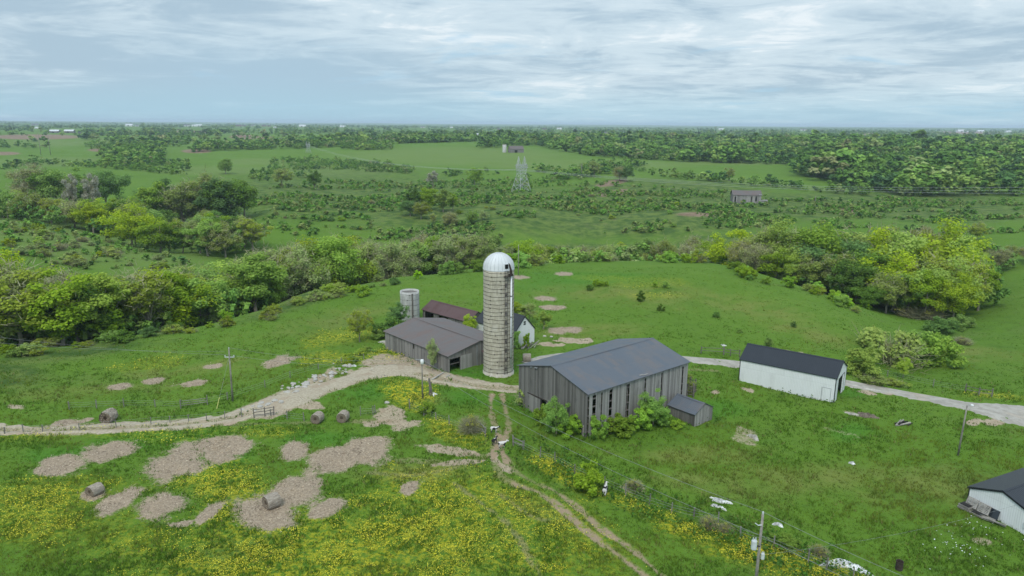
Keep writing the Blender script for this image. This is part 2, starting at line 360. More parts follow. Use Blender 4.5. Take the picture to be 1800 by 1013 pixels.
LUSH = [(1010,492,95,12,0),(960,503,60,9,0),(1085,487,60,6,0),(640,690,60,14,-10),(880,648,40,8,0),(820,655,40,8,0),(1495,762,30,14,0),(960,720,60,18,20),(330,770,80,12,0),(240,775,60,14,0),(380,815,60,24,-15),(560,770,60,12,0),(810,700,60,14,0),(1480,690,40,8,0),(1560,620,60,12,0),(100,800,60,14,0),(1250,720,60,16,0)]
DRY = [(1120,520,160,16,4),(1300,540,120,16,12),(1420,585,90,12,14),(1050,580,80,10,0),(1650,860,140,30,0),(1450,840,120,24,0),(1250,860,100,18,10),(600,560,110,14,-12),(330,650,140,10,-6),(150,690,120,10,-4),(1700,620,90,10,6),(1200,800,120,14,0),(700,830,90,14,0),(950,900,70,16,20),(760,700,30,10,0)]
ROUGH = [(600,345,260,40,0),(850,370,260,44,0),(1080,385,260,36,0),(1180,345,180,22,0),(1400,365,160,24,0),(1650,372,180,20,0),(1100,335,120,12,0),(1230,330,130,10,5),(1560,350,260,12,0),(950,440,300,12,0),(1350,430,200,20,0),(20,660,60,26,0),(100,625,160,12,-8),(550,520,110,14,-18)]
# trodden lines: picture points, width in metres, strength
RUTS = [([(866,693),(862,715),(868,742),(876,762),(872,785),(868,805)],.5,1),([(882,693),(887,715),(894,742),(890,766),(880,785),(890,812)],.55,1),
 ([(905,852),(945,865),(985,892),(1020,925),(1060,957),(1100,985),(1150,1025)],.55,1),([(950,852),(990,872),(1030,905),(1065,935),(1110,965),(1180,1025)],.5,.95),
 ([(868,805),(880,835),(905,852)],.6,.5),([(890,812),(920,838),(950,852)],.6,.5),([(800,850),(860,895),(900,930),(950,1013)],.5,.45),([(700,810),(760,812),(810,818),(860,800)],.7,.45),([(640,830),(720,835),(800,822),(850,805)],.5,.4),
 ([(790,790),(830,800),(868,800)],.6,.5),([(880,870),(930,905),(960,915)],.5,.4),([(395,770),(380,790)],.9,.5),([(560,742),(400,747),(250,755)],.45,.35),([(600,740),(690,740)],.8,.5),
 ([(770,668),(790,662),(800,660)],.5,.9),([(1205,650),(1260,652)],.5,.4)]
TRACK = ([(-420,764),(-240,760),(-60,757),(0,756),(80,756),(160,754),(240,751),(320,746),(380,739),(430,729),(480,712),(520,697),(560,684),(600,672),(640,660),(680,654),(720,655),(760,663),(800,671),(840,678),(880,683),(915,684)],
         [3.0,3.0,3.0,3,3,3,3,3,3.4,4.4,5.6,5.8,5.4,5.4,6,6,5,4.2,3.8,3.6,3.6,3.6])
def ellm(u, v, L, nz, soft=.35):
    m = np.zeros_like(u)
    for e in L:
        if e[2] == 0: continue
        a = R_(e[4]); du = u - e[0]; dv = v - e[1]
        p = (du * math.cos(a) + dv * math.sin(a)) / e[2]; q = (-du * math.sin(a) + dv * math.cos(a)) / e[3]
        r = np.sqrt(p * p + q * q) + nz
        m = np.maximum(m, (1 - sstep(r, 1 - soft, 1 + soft)) * (e[5] if len(e) > 5 else 1))
    return m
def smooth_line(pts, n=6):
    P = np.array(pts, float); o = []
    for i in range(len(P) - 1):
        a = P[max(i - 1, 0)]; b = P[i]; c = P[i + 1]; e = P[min(i + 2, len(P) - 1)]
        for k in range(n):
            s = k / n; o.append(.5 * ((2 * b) + (c - a) * s + (2 * a - 5 * b + 4 * c - e) * s * s + (3 * b - a - 3 * c + e) * s ** 3))
    o.append(P[-1]); return np.array(o)
def polydist(x, y, L):
    """distance to a line on the ground, and which point of it is nearest"""
    best = np.full(x.shape, 1e9); idx = np.zeros(x.shape)
    for i in range(len(L) - 1):
        a, b = L[i], L[i + 1]; e = b - a; k = np.clip(((x - a[0]) * e[0] + (y - a[1]) * e[1]) / (e @ e + 1e-9), 0, 1)
        dd = np.hypot(x - a[0] - e[0] * k, y - a[1] - e[1] * k); c = dd < best; best = np.where(c, dd, best); idx = np.where(c, i + k, idx)
    return best, idx
def ground_line(pts, n=6):
    q = smooth_line(pts, n); return hit(q[:, 0], q[:, 1])
RUTL = [(ground_line(p, 4), w, s) for p, w, s in RUTS]
_tw = np.array([(a[0], a[1], w) for a, w in zip(*TRACK)]); _ts = smooth_line(_tw, 6)
TRL = hit(_ts[:, 0], _ts[:, 1]); TRW = _ts[:, 2]
def masks(x, y, z):
    u, v = proj(np.stack([x, y, z], -1))
    n1 = fbm(x / 1.6, y / 1.6, 11, 4) - .5; n2 = fbm(x / 6, y / 6, 21, 3) - .5; n3 = fbm(x / 2.5, y / 2.5, 41, 4) - .5
    near = y < 260
    hay = ellm(u, v, HAY, n1 * .8 + n2 * .7 + n3 * .6, .5)
    dirt = ellm(u, v, DIRT, n1 * 1.3 + n2 * .8, .4) * .85
    yel = ellm(u, v, YEL, n2 * 1.4 + n3 * .8, .6)
    brown = ellm(u, v, BROWN, np.where(near, 0, n2 * .1), .2)
    pale = ellm(u, v, PALE, n2 * .3, .35)
    rough = ellm(u, v, ROUGH, n2 * .6, .5)
    rough = rough + 0; lush = ellm(u, v, LUSH, n2 * 1.0 + n1 * .5, .6); dry = ellm(u, v, DRY, n2 * 1.2 + n1 * .6, .7)
    masks.extra = (lush, dry)
    rut = np.zeros_like(x); trk = np.zeros_like(x)
    k = (y < 135) & (np.abs(x) < 150)
    for L, w, s in RUTL:
        b = k & (x > L[:, 0].min() - 3) & (x < L[:, 0].max() + 3) & (y > L[:, 1].min() - 3) & (y < L[:, 1].max() + 3)
        if b.any():
            dd, _ = polydist(x[b], y[b], L[:, :2]); rut[b] = np.maximum(rut[b], (1 - sstep(dd + n3[b] * .8, w * .4, w * 1.1)) * s * (.95 + n2[b]))
    if k.any():
        dd, i = polydist(x[k], y[k], TRL[:, :2]); w = np.interp(i, np.arange(len(TRW)), TRW) / 2
        q = (dd + n1[k] * 2.2 + n2[k] * 1.6 + n3[k] * .8) / w
        two = (1 - sstep(q, .75, 1.1)) * (1 - .85 * (1 - sstep(dd / w + n3[k] * .35, .26, .48)) * sstep(4.9 - w * 2, -.4, .4))
        trk[k] = two; dirt[k] = np.maximum(dirt[k], (1 - sstep(dd - w + n2[k] * 2.2, -.5, 1.3)) * .62)
    return hay, dirt, yel, brown, pale, rough, np.clip(rut, 0, 1), trk
# ------------------------------------------------------------------ ground sheet
aa = np.concatenate([np.linspace(-1.25, -.72, 26)[:-1], np.linspace(-.72, .72, 820), np.linspace(.72, 1.25, 26)[1:]])
rr = np.concatenate([np.linspace(12, 48, 22)[:-1], np.linspace(48, 135, 300)[:-1], 135 * np.exp(np.linspace(0, math.log(24000 / 135), 520))])
AA, RR = np.meshgrid(aa, rr); gx_, gy_ = RR * np.sin(AA), RR * np.cos(AA)
gzz = gz(gx_, gy_)
hay, dirt, yel, brown, pale, rough, rut, trk = masks(gx_, gy_, gzz)
lush_, dry_ = masks.extra
gzz = gzz + hay * .06 - rut * .10 + (1 - hay) * (1 - trk) * (fbm(gx_ * 1.7, gy_ * 1.7, 77, 2) - .5) * .22 * (RR < 220)
nr, na = AA.shape; ii = np.arange(nr * na).reshape(nr, na)
quads = np.stack([ii[:-1, :-1], ii[:-1, 1:], ii[1:, 1:], ii[1:, :-1]], -1).reshape(-1, 4)[:, ::-1]
one = np.ones(nr * na)
m, t = new_mat('grassland')
P = t.node('ShaderNodeNewGeometry').outputs['Position']
A = t.node('ShaderNodeVertexColor', layer_name='wear'); B = t.node('ShaderNodeVertexColor', layer_name='cover')
sA = t.node('ShaderNodeSeparateColor', {0: A.outputs[0]}); sB = t.node('ShaderNodeSeparateColor', {0: B.outputs[0]})
P2 = t.vmul(P, (1, 1, 0))
na_ = t.noise(P2, .022, 4, .6); nb = t.noise(P2, .16, 5, .62, .4); nc = t.noise(P2, 1.1, 5, .7); nd = t.noise(P2, 5.5, 3, .7)
f = t.math('ADD', t.math('ADD', t.math('MULTIPLY', na_, .30), t.math('MULTIPLY', nb, .36)), t.math('ADD', t.math('MULTIPLY', nc, .26), t.math('MULTIPLY', nd, .16)))
g = t.mix(t.ramp(f, .36, .53), (.056, .116, .012), (.090, .172, .017))
g = t.mix(t.ramp(f, .53, .68), g, (.122, .20, .026))
g = t.mix(t.math('MULTIPLY', t.ramp(t.noise(P2, .06, 4, .6), .54, .7), .4), g, (.105, .15, .035))
g = t.mix(t.math('MULTIPLY', t.ramp(nb, .58, .74), .35), g, (.02, .085, .02))
g = t.mix(t.math('MULTIPLY', sB.outputs[1], .6), g, (.135, .19, .05))
Cc_ = t.node('ShaderNodeVertexColor', layer_name='sward'); sC = t.node('ShaderNodeSeparateColor', {0: Cc_.outputs[0]})
g = t.mix(t.math('MULTIPLY', sC.outputs[0], .55), g, t.mix(nc, (.040, .125, .012), (.085, .215, .020)))
g = t.mix(t.math('MULTIPLY', sC.outputs[1], t.ramp(nb, .35, .65, .08, .45)), g, t.mix(nc, (.12, .155, .03), (.21, .215, .06)))
rg = t.mix(t.ramp(t.noise(P2, .13, 6, .75), .40, .60), (.028, .062, .016), (.125, .165, .04))
Cc_ = t.node('ShaderNodeVertexColor', layer_name='sward'); sC = t.node('ShaderNodeSeparateColor', {0: Cc_.outputs[0]})
g = t.mix(t.math('MULTIPLY', sC.outputs[0], .55), g, t.mix(nc, (.040, .125, .012), (.085, .215, .020)))
g = t.mix(t.math('MULTIPLY', sC.outputs[1], t.ramp(nb, .35, .65, .08, .45)), g, t.mix(nc, (.12, .155, .03), (.21, .215, .06)))
rg = t.mix(t.math('MULTIPLY', t.ramp(t.noise(P2, .05, 4, .7), .56, .7), .55), rg, (.15, .13, .075))
g = t.mix(t.math('MULTIPLY', sB.outputs[2], .75), g, rg)
g = t.mix(t.math('MULTIPLY', sB.outputs[0], t.math('MULTIPLY', t.ramp(t.noise(P2, 1.6, 5, .75), .43, .58), .85)), g, (.42, .37, .02))
br_ = t.mix(t.ramp(nb, .4, .6), (.17, .115, .075), (.25, .185, .125))
g = t.mix(A.outputs[1], g, br_)
ht = t.mix(t.ramp(t.noise(P2, 3.2, 7, .8), .33, .67), (.23, .178, .128), (.40, .32, .235))
ht = t.mix(t.math('MULTIPLY', t.ramp(t.noise(P2, .45, 4, .6), .5, .7), .5), ht, (.44, .345, .25))
ht = t.mix(t.math('MULTIPLY', t.ramp(t.noise(P2, .9, 5, .7), .54, .72), .5), ht, (.155, .118, .085))
hn = t.noise(P2, 2.6, 6, .75)
hf = t.ramp(t.math('SUBTRACT', t.math('MULTIPLY', sA.outputs[0], 1.3), t.math('MULTIPLY_ADD', hn, 2.4, -.7)), -.22, .38)
g = t.mix(hf, g, ht)
dt = t.mix(t.ramp(t.noise(P2, 2.4, 6, .75), .34, .66), (.27, .215, .15), (.42, .35, .25))
dt = t.mix(t.math('MULTIPLY', t.ramp(t.noise(P2, .5, 3), .54, .66), .55), dt, (.30, .215, .15))
hole = t.ramp(t.noise(P2, 1.0, 5, .7), .34, .60)
g = t.mix(t.ramp(t.math('SUBTRACT', t.math('MULTIPLY', sA.outputs[1], 1.1), t.noise(P2, 1.7, 6, .75)), -.14, .24), g, dt)
g = t.mix(t.math('MULTIPLY', sA.outputs[2], t.ramp(nc, .36, .5)), g, t.mix(nd, (.19, .135, .085), (.40, .31, .21)))
finish(t, g, .95, t.math('ADD', t.math('MULTIPLY', nc, .6), nd), .7, .15, 0, .12)
gme = np_mesh('ground', np.stack([gx_, gy_, gzz], -1).reshape(-1, 3), [quads], [m],
              cols={'wear': np.stack([hay.ravel(), np.clip(dirt, 0, 1).ravel(), rut.ravel(), brown.ravel()], -1),
                    'cover': np.stack([yel.ravel(), pale.ravel(), rough.ravel(), one], -1), 'sward': np.stack([lush_.ravel(), dry_.ravel(), one * 0, one], -1)}, smooth=True)
tag(link('ground', gme), kind='structure')
# ------------------------------------------------------------------ road and track: strips laid on the ground
def strip(name, L, Wd, mat, lift, nx=8, ragged=0.0):
    L = np.asarray(L); n = len(L); tn = np.gradient(L[:, :2], axis=0); tn /= np.linalg.norm(tn, axis=1)[:, None] + 1e-9
    nm = np.stack([-tn[:, 1], tn[:, 0]], -1); q = np.linspace(-1, 1, nx)
    w = (np.asarray(Wd) / 2)[:, None] * q[None]
    X = L[:, 0][:, None] + nm[:, 0][:, None] * w; Y = L[:, 1][:, None] + nm[:, 1][:, None] * w
    if ragged:
        e = (fbm(X / 1.1, Y / 1.1, 91, 3) - .5) * ragged * (np.abs(q)[None] > .9); X = X + nm[:, 0][:, None] * e; Y = Y + nm[:, 1][:, None] * e
    Z = gz(X, Y) + lift - (np.abs(q)[None] > .99) * (lift + .12)
    ix = np.arange(n * nx).reshape(n, nx); fq = np.stack([ix[:-1, :-1], ix[:-1, 1:], ix[1:, 1:], ix[1:, :-1]], -1).reshape(-1, 4)
    me = np_mesh(name, np.stack([X, Y, Z], -1).reshape(-1, 3), [fq], [mat], smooth=True)
    return tag(link(name, me), kind='structure')
m, t = new_mat('gravel'); P = t.node('ShaderNodeNewGeometry').outputs['Position']
k = t.noise(P, 2.6, 7, .75); k2 = t.noise(P, .25, 3)
c = t.mix(t.ramp(k, .30, .70), (.28, .235, .17), (.43, .375, .285)); c = t.mix(t.math('MULTIPLY', t.ramp(k2, .52, .68), .55), c, (.29, .215, .15))
finish(t, c, .95, k, .35, .05, 0, .15); M['gravel'] = m
m, t = new_mat('concrete_drive'); P = t.node('ShaderNodeNewGeometry').outputs['Position']
k = t.noise(P, .7, 6, .7); k2 = t.noise(P, .12, 4); k3 = t.noise(P, 6, 3)
c = t.mix(t.ramp(k, .35, .65), (.27, .25, .215), (.375, .35, .31)); c = t.mix(t.math('MULTIPLY', t.ramp(k2, .56, .7), .5), c, (.44, .35, .27))
finish(t, c, .9, k3, .25, .02, 0, .2); M['concrete'] = m
RTOP = [(925,634),(985,620),(1100,618),(1205,626),(1300,634),(1400,649),(1487,667),(1560,681),(1640,696),(1700,705),(1760,710),(1830,714)]
RBOT = [(935,648),(985,634),(1100,630),(1210,638),(1300,648),(1400,663),(1490,681),(1560,694),(1640,709),(1700,723),(1750,740),(1830,768)]
roadA = ground_line(RTOP, 6); roadB = ground_line(RBOT, 6)
strip('road', (roadA + roadB) / 2, np.linalg.norm(roadA - roadB, axis=1)[:], M['concrete'], .07, 9, .5)
# gravel track: a worn strip that dips under the turf where grass grows through it
def track():
    L = TRL; Wd = TRW + 3.0; n = len(L); nx = 25
    i2 = np.linspace(0, n - 1, n * 3); L = np.stack([np.interp(i2, np.arange(n), L[:, k]) for k in range(3)], -1); Wd = np.interp(i2, np.arange(n), Wd); n = len(L)
    tn = np.gradient(L[:, :2], axis=0); tn /= np.linalg.norm(tn, axis=1)[:, None] + 1e-9; nm = np.stack([-tn[:, 1], tn[:, 0]], -1)
    w = (Wd / 2)[:, None] * np.linspace(-1, 1, nx)[None]
    X = L[:, 0][:, None] + nm[:, 0][:, None] * w; Y = L[:, 1][:, None] + nm[:, 1][:, None] * w
    mk = masks(X, Y, gz(X, Y))[7]
    Z = gz(X, Y) + .14 * mk - .16 + .27 * np.clip(mk, 0, .5)
    ix = np.arange(n * nx).reshape(n, nx); fq = np.stack([ix[:-1, :-1], ix[:-1, 1:], ix[1:, 1:], ix[1:, :-1]], -1).reshape(-1, 4)
    tag(link('gravel_track', np_mesh('gravel_track', np.stack([X, Y, Z], -1).reshape(-1, 3), [fq], [M['gravel']], smooth=True)), kind='structure')
track()
# ------------------------------------------------------------------ buildings
def board_wall(name, mat, par, p0, p1, top, bot=0.0, holes=(), w=.29, th=.035, seed=1, rag=.06, miss=0.0, gap=.014):
    """a wall of separate upright boards from p0 to p1 (left to right seen from outside)"""
    rng = random.Random(seed); p0 = Vector((*p0, 0)); p1 = Vector((*p1, 0)); Ln = (p1 - p0).length; e = (p1 - p0) / Ln; n = Vector((e.y, -e.x, 0))
    mb = MB(); s = 0.0; topf = top if callable(top) else (lambda s: top)
    while s < Ln - .02:
        ww = min(w * rng.uniform(.8, 1.2), Ln - s); a, b = s, s + ww - gap * rng.uniform(.3, 1.6); s += ww
        if miss and rng.random() < miss: continue
        zlo = bot - .25 + (rng.uniform(0, rag) if rng.random() < .4 else 0) + .25 * 0; mid = (a + b) / 2
        iv = [(zlo, None)]; segs = [(zlo - .3, 99)]
        for (h0, h1, z0, z1) in holes:
            if h0 <= mid <= h1:
                ns = []
                for (x, y) in segs:
                    if z1 <= x or z0 >= y: ns.append((x, y))
                    else:
                        if z0 > x: ns.append((x, z0 + rng.uniform(-rag, rag)))
                        if z1 < y: ns.append((z1 + rng.uniform(-rag, rag), y))
                segs = ns
        o = rng.uniform(-.012, .012); tl = rng.uniform(-.006, .006)
        for (x, y) in segs:
            ta, tb = min(y, topf(a)), min(y, topf(b))
            if ta - x < .05 and tb - x < .05: continue
            q = lambda s_, z, k: tuple(p0 + e * (s_ + tl * z) + n * (o + k) + Vector((0, 0, z)))
            mb.hexa([q(a, x, th), q(b, x, th), q(b, x, 0), q(a, x, 0)][::1], [q(a, ta, th), q(b, tb, th), q(b, tb, 0), q(a, ta, 0)])
    return mb.build(name, mat, par)
def gable_roof(par, L, W, e, r, mat, th=.07, ridge=None, sag=0.0, split=1, cap=True):
    """two sloping sheets and a ridge cap; L along x, W along y; returns the roof part"""
    mb = MB(); ry = ridge if ridge is not None else W / 2; nx = max(1, split)
    for i in range(nx):
        x0, x1 = L * i / nx, L * (i + 1) / nx; f = lambda x: -sag * math.sin(PI * x / L) if sag else 0
        for (ya, za, yb, zb) in ((0, e, ry, r), (ry, r, W, e)):
            a0, a1 = f(x0), f(x1)
            lo = [(x0, ya, za - th + a0 * .5), (x1, ya, za - th + a1 * .5), (x1, yb, zb - th + a1), (x0, yb, zb - th + a0)] if yb == ry else [(x0, ya, za - th + a0), (x1, ya, za - th + a1), (x1, yb, zb - th + a1 * .5), (x0, yb, zb - th + a0 * .5)]
            mb.hexa(lo, [(x, y, z + th) for x, y, z in lo])
    ro = mb.build('roof', mat, par)
    if cap:
        k = (r - e) / (W / 2); c = MB(); d_ = .22
        c.hexa([(0, ry - d_, r - d_ * k + .006), (L, ry - d_, r - d_ * k + .006), (L, ry, r + .006), (0, ry, r + .006)], [(0, ry - d_, r - d_ * k + .03), (L, ry - d_, r - d_ * k + .03), (L, ry, r + .035), (0, ry, r + .035)])
        c.hexa([(0, ry, r + .006), (L, ry, r + .006), (L, ry + d_, r - d_ * k + .006), (0, ry + d_, r - d_ * k + .006)], [(0, ry, r + .035), (L, ry, r + .035), (L, ry + d_, r - d_ * k + .03), (0, ry + d_, r - d_ * k + .03)])
        c.build('ridge_cap', mat, ro)
    return ro
def gtop(W, e, r, off=.10):
    return lambda s: (e + (r - e) * (1 - abs(s - W / 2) / (W / 2))) - off
# --- the big weathered tobacco barn
L, W_, E_, RD = 21.03, 14.43, 6.31, 8.23
b = thing('tobacco_barn', (9.84, 85.53, -.02), .681, 'large grey board barn with open upright vents and a wide grey metal roof', 'barn')
i0 = .22; j0 = .3
gt = lambda off: (lambda s: gtop(W_, E_, RD, .12)(s + j0) if True else 0)
board_wall('front_wall', M['board_dark'], b, (i0, W_ - j0), (i0, j0), gt(0), holes=[(4.85, 5.95, -1, 2.7), (W_ - 2 * j0 - 3.1, W_ - 2 * j0 - .75, -1, 1.75), (W_ - 2 * j0 - 1.5, W_ - 2 * j0 - .75, -1, 2.1)], seed=3)
vents = [(.03, .32), (.85, 1.42), (2.42, 2.74), (4.0, 4.62), (7.35, 7.92), (11.1, 11.42), (14.6, 14.9), (19.3, 19.6)]
board_wall('side_wall', M['board_light'], b, (i0, j0), (L - i0, j0), E_ - .06, holes=[(a, c, .5 if k % 3 else .1, 5.85) for k, (a, c) in enumerate(vents)], seed=5, w=.31)
board_wall('rear_wall', M['board'], b, (L - i0, j0), (L - i0, W_ - j0), gt(0), seed=6)
board_wall('side_wall', M['board'], b, (L - i0, W_ - j0), (i0, W_ - j0), E_ - .06, seed=7)
gable_roof(b, L, W_, E_, RD, M['roof_grey'], split=6, sag=.04)
fr = MB()
for z in (.9, 2.0, 3.1, 4.2, 5.3): fr.box(i0 + .05, L - i0 - .05, j0 + .05, j0 + .16, z - .07, z + .07); fr.box(i0 + .05, L - i0 - .05, W_ - j0 - .16, W_ - j0 - .05, z - .07, z + .07)
for x in np.linspace(.4, L - .5, 9):
    for y in (j0 + .18, W_ * .33, W_ * .66, W_ - j0 - .35): fr.box(x, x + .18, y, y + .18, -.2, E_ - .15)
fr.build('frame', M['timber'], b)
dr = MB()
for k in range(9): dr.hexa([(.10, W_ - 2.55 - .28 * k, .1), (.16, W_ - 2.55 - .28 * k, .1), (.16, W_ - 2.82 - .28 * k, .1), (.10, W_ - 2.82 - .28 * k, .1)][::-1], [(.12, W_ - 2.55 - .28 * k, 2.75 - .02 * k), (.18, W_ - 2.55 - .28 * k, 2.75 - .02 * k), (.18, W_ - 2.82 - .28 * k, 2.75 - .02 * k), (.12, W_ - 2.82 - .28 * k, 2.75 - .02 * k)][::-1])
dr.build('sliding_door', M['board'], b)
rl = MB(); rl.box(.09, .17, W_ - 6.4, W_ - 2.3, 2.8, 2.9); rl.build('door_rail', M['steel_rust'], b)
br_ = MB(); br_.tube([(.5, 1.1, .0), (1.1, 3.2, 1.5)], .06); br_.tube([(.4, 3.4, .1), (.9, .9, .7)], .05); br_.tube([(.1, .75, -.2), (.1, .75, 1.8)], .07, 4); br_.tube([(-.5, 3.6, .15), (.3, .8, .05)], .06, 4); br_.build('loose_timber', M['timber_pale'], b)
hl = MB(); hl.box(10.4, 11.1, .42, .60, 6.46, 6.475); hl.box(10.9, 11.9, .25, .40, 6.42, 6.44)
hl.build('torn_sheet', M['timber_pale'], b)
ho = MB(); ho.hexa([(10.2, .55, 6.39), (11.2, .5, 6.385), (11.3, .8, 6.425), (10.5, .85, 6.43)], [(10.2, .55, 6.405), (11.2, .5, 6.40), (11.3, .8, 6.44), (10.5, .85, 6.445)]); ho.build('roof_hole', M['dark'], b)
wm = MB(); wm.box(-.05, .5, W_ - 4.4, W_ - 3.9, 7.02, 7.1); wm.box(-.02, .2, W_ - 3.2, W_ - 2.95, 6.85, 6.92); wm.build('roof_patch', M['galv'], b)
# --- small shed built against its side
L, W_, E_, RD = 4.74, 4.53, 1.83, 2.96
b = thing('lean_shed', (28.58, 93.68, -.42), 2.273, 'small grey board shed with a low gable roof against the big barn', 'shed')
i0, j0 = .15, .2
gt2 = lambda s: gtop(W_, E_, RD, .10)(s + j0)
board_wall('front_wall', M['board_light'], b, (i0, W_ - j0), (i0, j0), gt2, seed=11, w=.24)
board_wall('side_wall', M['board_dark'], b, (L - i0, W_ - j0), (i0, W_ - j0), E_ - .05, seed=12, w=.26)
board_wall('rear_wall', M['board_dark'], b, (L - i0, j0), (L - i0, W_ - j0), gt2, seed=13)
board_wall('side_wall', M['board_dark'], b, (i0, j0), (L - i0, j0), E_ - .05, seed=14)
gable_roof(b, L, W_, E_, RD, M['roof_grey'], split=3, sag=.08)
# --- the low grey barn
L, W_, E_, RD = 19.29, 13.71, 3.0, 4.31
b = thing('low_barn', (-.16, 118.54, .28), 2.312, 'long low grey board barn with a broad brown-grey metal roof left of the tall silo', 'barn')
i0, j0 = .25, .3
gt3 = lambda s: gtop(W_, E_, RD, .12)(s + j0)
board_wall('front_wall', M['board'], b, (i0, W_ - j0), (i0, j0), gt3, holes=[(.25, 2.35, -1, 2.35)], seed=21)
board_wall('side_wall', M['board'], b, (L - i0, W_ - j0), (i0, W_ - j0), E_ - .06, holes=[(9.0, 9.3, 1.9, 2.8)], seed=22, w=.33)
board_wall('rear_wall', M['board_dark'], b, (L - i0, j0), (L - i0, W_ - j0), gt3, seed=23)
board_wall('side_wall', M['board_dark'], b, (i0, j0), (L - i0, j0), E_ - .06, seed=24)
gable_roof(b, L, W_, E_, RD, M['roof_brown'], split=6, sag=.07)
dm = MB()
for k in range(8): dm.box(.13, .18, W_ - 2.75 - .3 * k - .29, W_ - 2.75 - .3 * k, .1, 2.5)
dm.build('sliding_door', M['board_light'], b)
fm = MB(); fm.box(i0 + .3, i0 + .42, W_ - 3, W_ - .5, 1.25, 1.37)
fm.build('rail', M['timber'], b)
for x in np.linspace(.5, L - .6, 7):
    for y in (j0 + .1, W_ / 2, W_ - j0 - .3): fm = MB(); fm.box(x, x + .2, y, y + .2, -.2, E_ - .15 if y != W_ / 2 else RD - .2); fm.build('post', M['timber'], b)
pp = MB(); pp.tube([(.05, W_ - 6.15, -.2), (.05, W_ - 6.15, 3.6)], .05); pp.build('drainpipe', M['galv'], b)
# sloping feed chute between the low barn and the silo
c = thing('feed_chute', (-4.3, 113.1, .3), .75, 'rusty sloping feed chute on grey braces between the low barn and the tall silo', 'chute')
pn = MB(); pn.hexa([(-.2, -.9, 1.5), (2.6, -.9, 1.5), (2.6, .9, 2.6), (-.2, .9, 2.6)], [(-.2, -.9, 1.56), (2.6, -.9, 1.56), (2.6, .9, 2.66), (-.2, .9, 2.66)]); pn.build('panel', M['roof_rust'], c)
for a, e in (((-.3, -1, 1.4), (1.8, -1.1, 3.2)), ((-.3, -1.05, 1.7), (1.9, -1.2, -.2)), ((2.0, .6, -.2), (2.0, .6, 2.4))):
    q = MB(); q.tube([a, e], .09, 4); q.build('brace', M['timber_pale'], c)
# --- rusty roofed barn behind
L, W_, E_, RD = 14.13, 5.7, 2.2, 3.8
b = thing('rusty_barn', (-4.7, 138.5, -.2), 2.397, 'low barn with a rusty dark red roof behind the low grey barn', 'barn')
i0, j0 = .2, .25
gt4 = lambda s: gtop(W_, E_, RD, .1)(s + j0)
board_wall('side_wall', M['board_dark'], b, (L - i0, W_ - j0), (i0, W_ - j0), E_ - .05, holes=[(.8, 3.4, -1, 1.9), (5, 8, -1, 1.9)], seed=31)
board_wall('front_wall', M['board_dark'], b, (i0, W_ - j0), (i0, j0), gt4, seed=32)
board_wall('rear_wall', M['board_dark'], b, (L - i0, j0), (L - i0, W_ - j0), gt4, seed=33)
board_wall('side_wall', M['board_dark'], b, (i0, j0), (L - i0, j0), E_ - .05, seed=34)
gable_roof(b, L, W_, E_, RD, M['roof_rust'], split=5, sag=.06)
# --- sided buildings (white metal, black trim)
def sided(b, L, W, E, RD, i0=.12, j0=.15, doors=(), th=.06, corners=True):
    """walls as a gabled shell with openings cut in the x=0 gable: doors (y0, y1, z1)"""
    top = lambda y: E - .08 + (RD - E) * (1 - abs(y - W / 2) / (W / 2)) - .04
    mb = MB(); ys = sorted({j0, W - j0, W / 2} | {q for d_ in doors for q in d_[:2]})
    for a, c in zip(ys[:-1], ys[1:]):
        z0 = -.4
        for d_ in doors:
            if d_[0] - 1e-6 <= a and c <= d_[1] + 1e-6: z0 = d_[2]
        mb.hexa([(i0, a, z0), (i0 + th, a, z0), (i0 + th, c, z0), (i0, c, z0)], [(i0, a, top(a)), (i0 + th, a, top(a)), (i0 + th, c, top(c)), (i0, c, top(c))])
    mb.build('gable_wall', M['white_siding'], b)
    mb = MB(); x1 = L - i0
    for a, c in ((j0, W / 2), (W / 2, W - j0)): mb.hexa([(x1 - th, a, -.4), (x1, a, -.4), (x1, c, -.4), (x1 - th, c, -.4)], [(x1 - th, a, top(a)), (x1, a, top(a)), (x1, c, top(c)), (x1 - th, c, top(c))])
    mb.build('gable_wall', M['white_siding'], b)
    for y in (j0, W - j0 - th):
        q = MB(); q.box(i0 + th, L - i0 - th, y, y + th, -.4, E - .1); q.build('side_wall', M['white_siding'], b)
    gable_roof(b, L, W, E, RD, M['roof_black'], th=.1)
    q = MB()
    if corners:
        for x in (i0 - .012, L - i0 - .10):
            for y in (j0 - .012, W - j0 - .1): q = MB(); q.box(x, x + .112, y, y + .112, -.35, E - .12); q.build('corner_trim', M['trim'], b)
    q = MB()
    for y0, y1, z1 in doors: q.box(i0 - .03, i0 - .003, y0 - .1, y0, -.2, z1 + .1); q.box(i0 - .03, i0 - .003, y1, y1 + .1, -.2, z1 + .1); q.box(i0 - .03, i0 - .003, y0, y1, z1, z1 + .1)
    k = (RD - E) / (W / 2)
    if q.v: q.build('trim', M['trim'], b)
    for x in (.0, L - .03):
        q = MB()
        for ya, za, yb, zb in ((-.005, E - .13, W / 2, RD - .11), (W / 2, RD - .11, W + .005, E - .13)):
            q.hexa([(x, ya, za - .12), (x + .03, ya, za - .12), (x + .03, yb, zb - .12), (x, yb, zb - .12)], [(x, ya, za), (x + .03, ya, za), (x + .03, yb, zb), (x, yb, zb)])
        q.build('bargeboard', M['trim'], b)
L, W_, E_, RD = 14.76, 7.28, 3.875, 5.70
b = thing('machine_shed', (52.81, 106.02, -.53), 2.511, 'long white metal shed with a black roof beside the concrete drive', 'shed')
sided(b, L, W_, E_, RD, doors=[(1.6, 5.4, 3.2)])
q = MB()
y_ = W_ - .15 + .015
x0, x1, z1 = .75, 1.95, 2.05
q.box(x0, x1, y_, y_ + .03, -.2, z1); do = q.build('door', M['white_siding'], b)
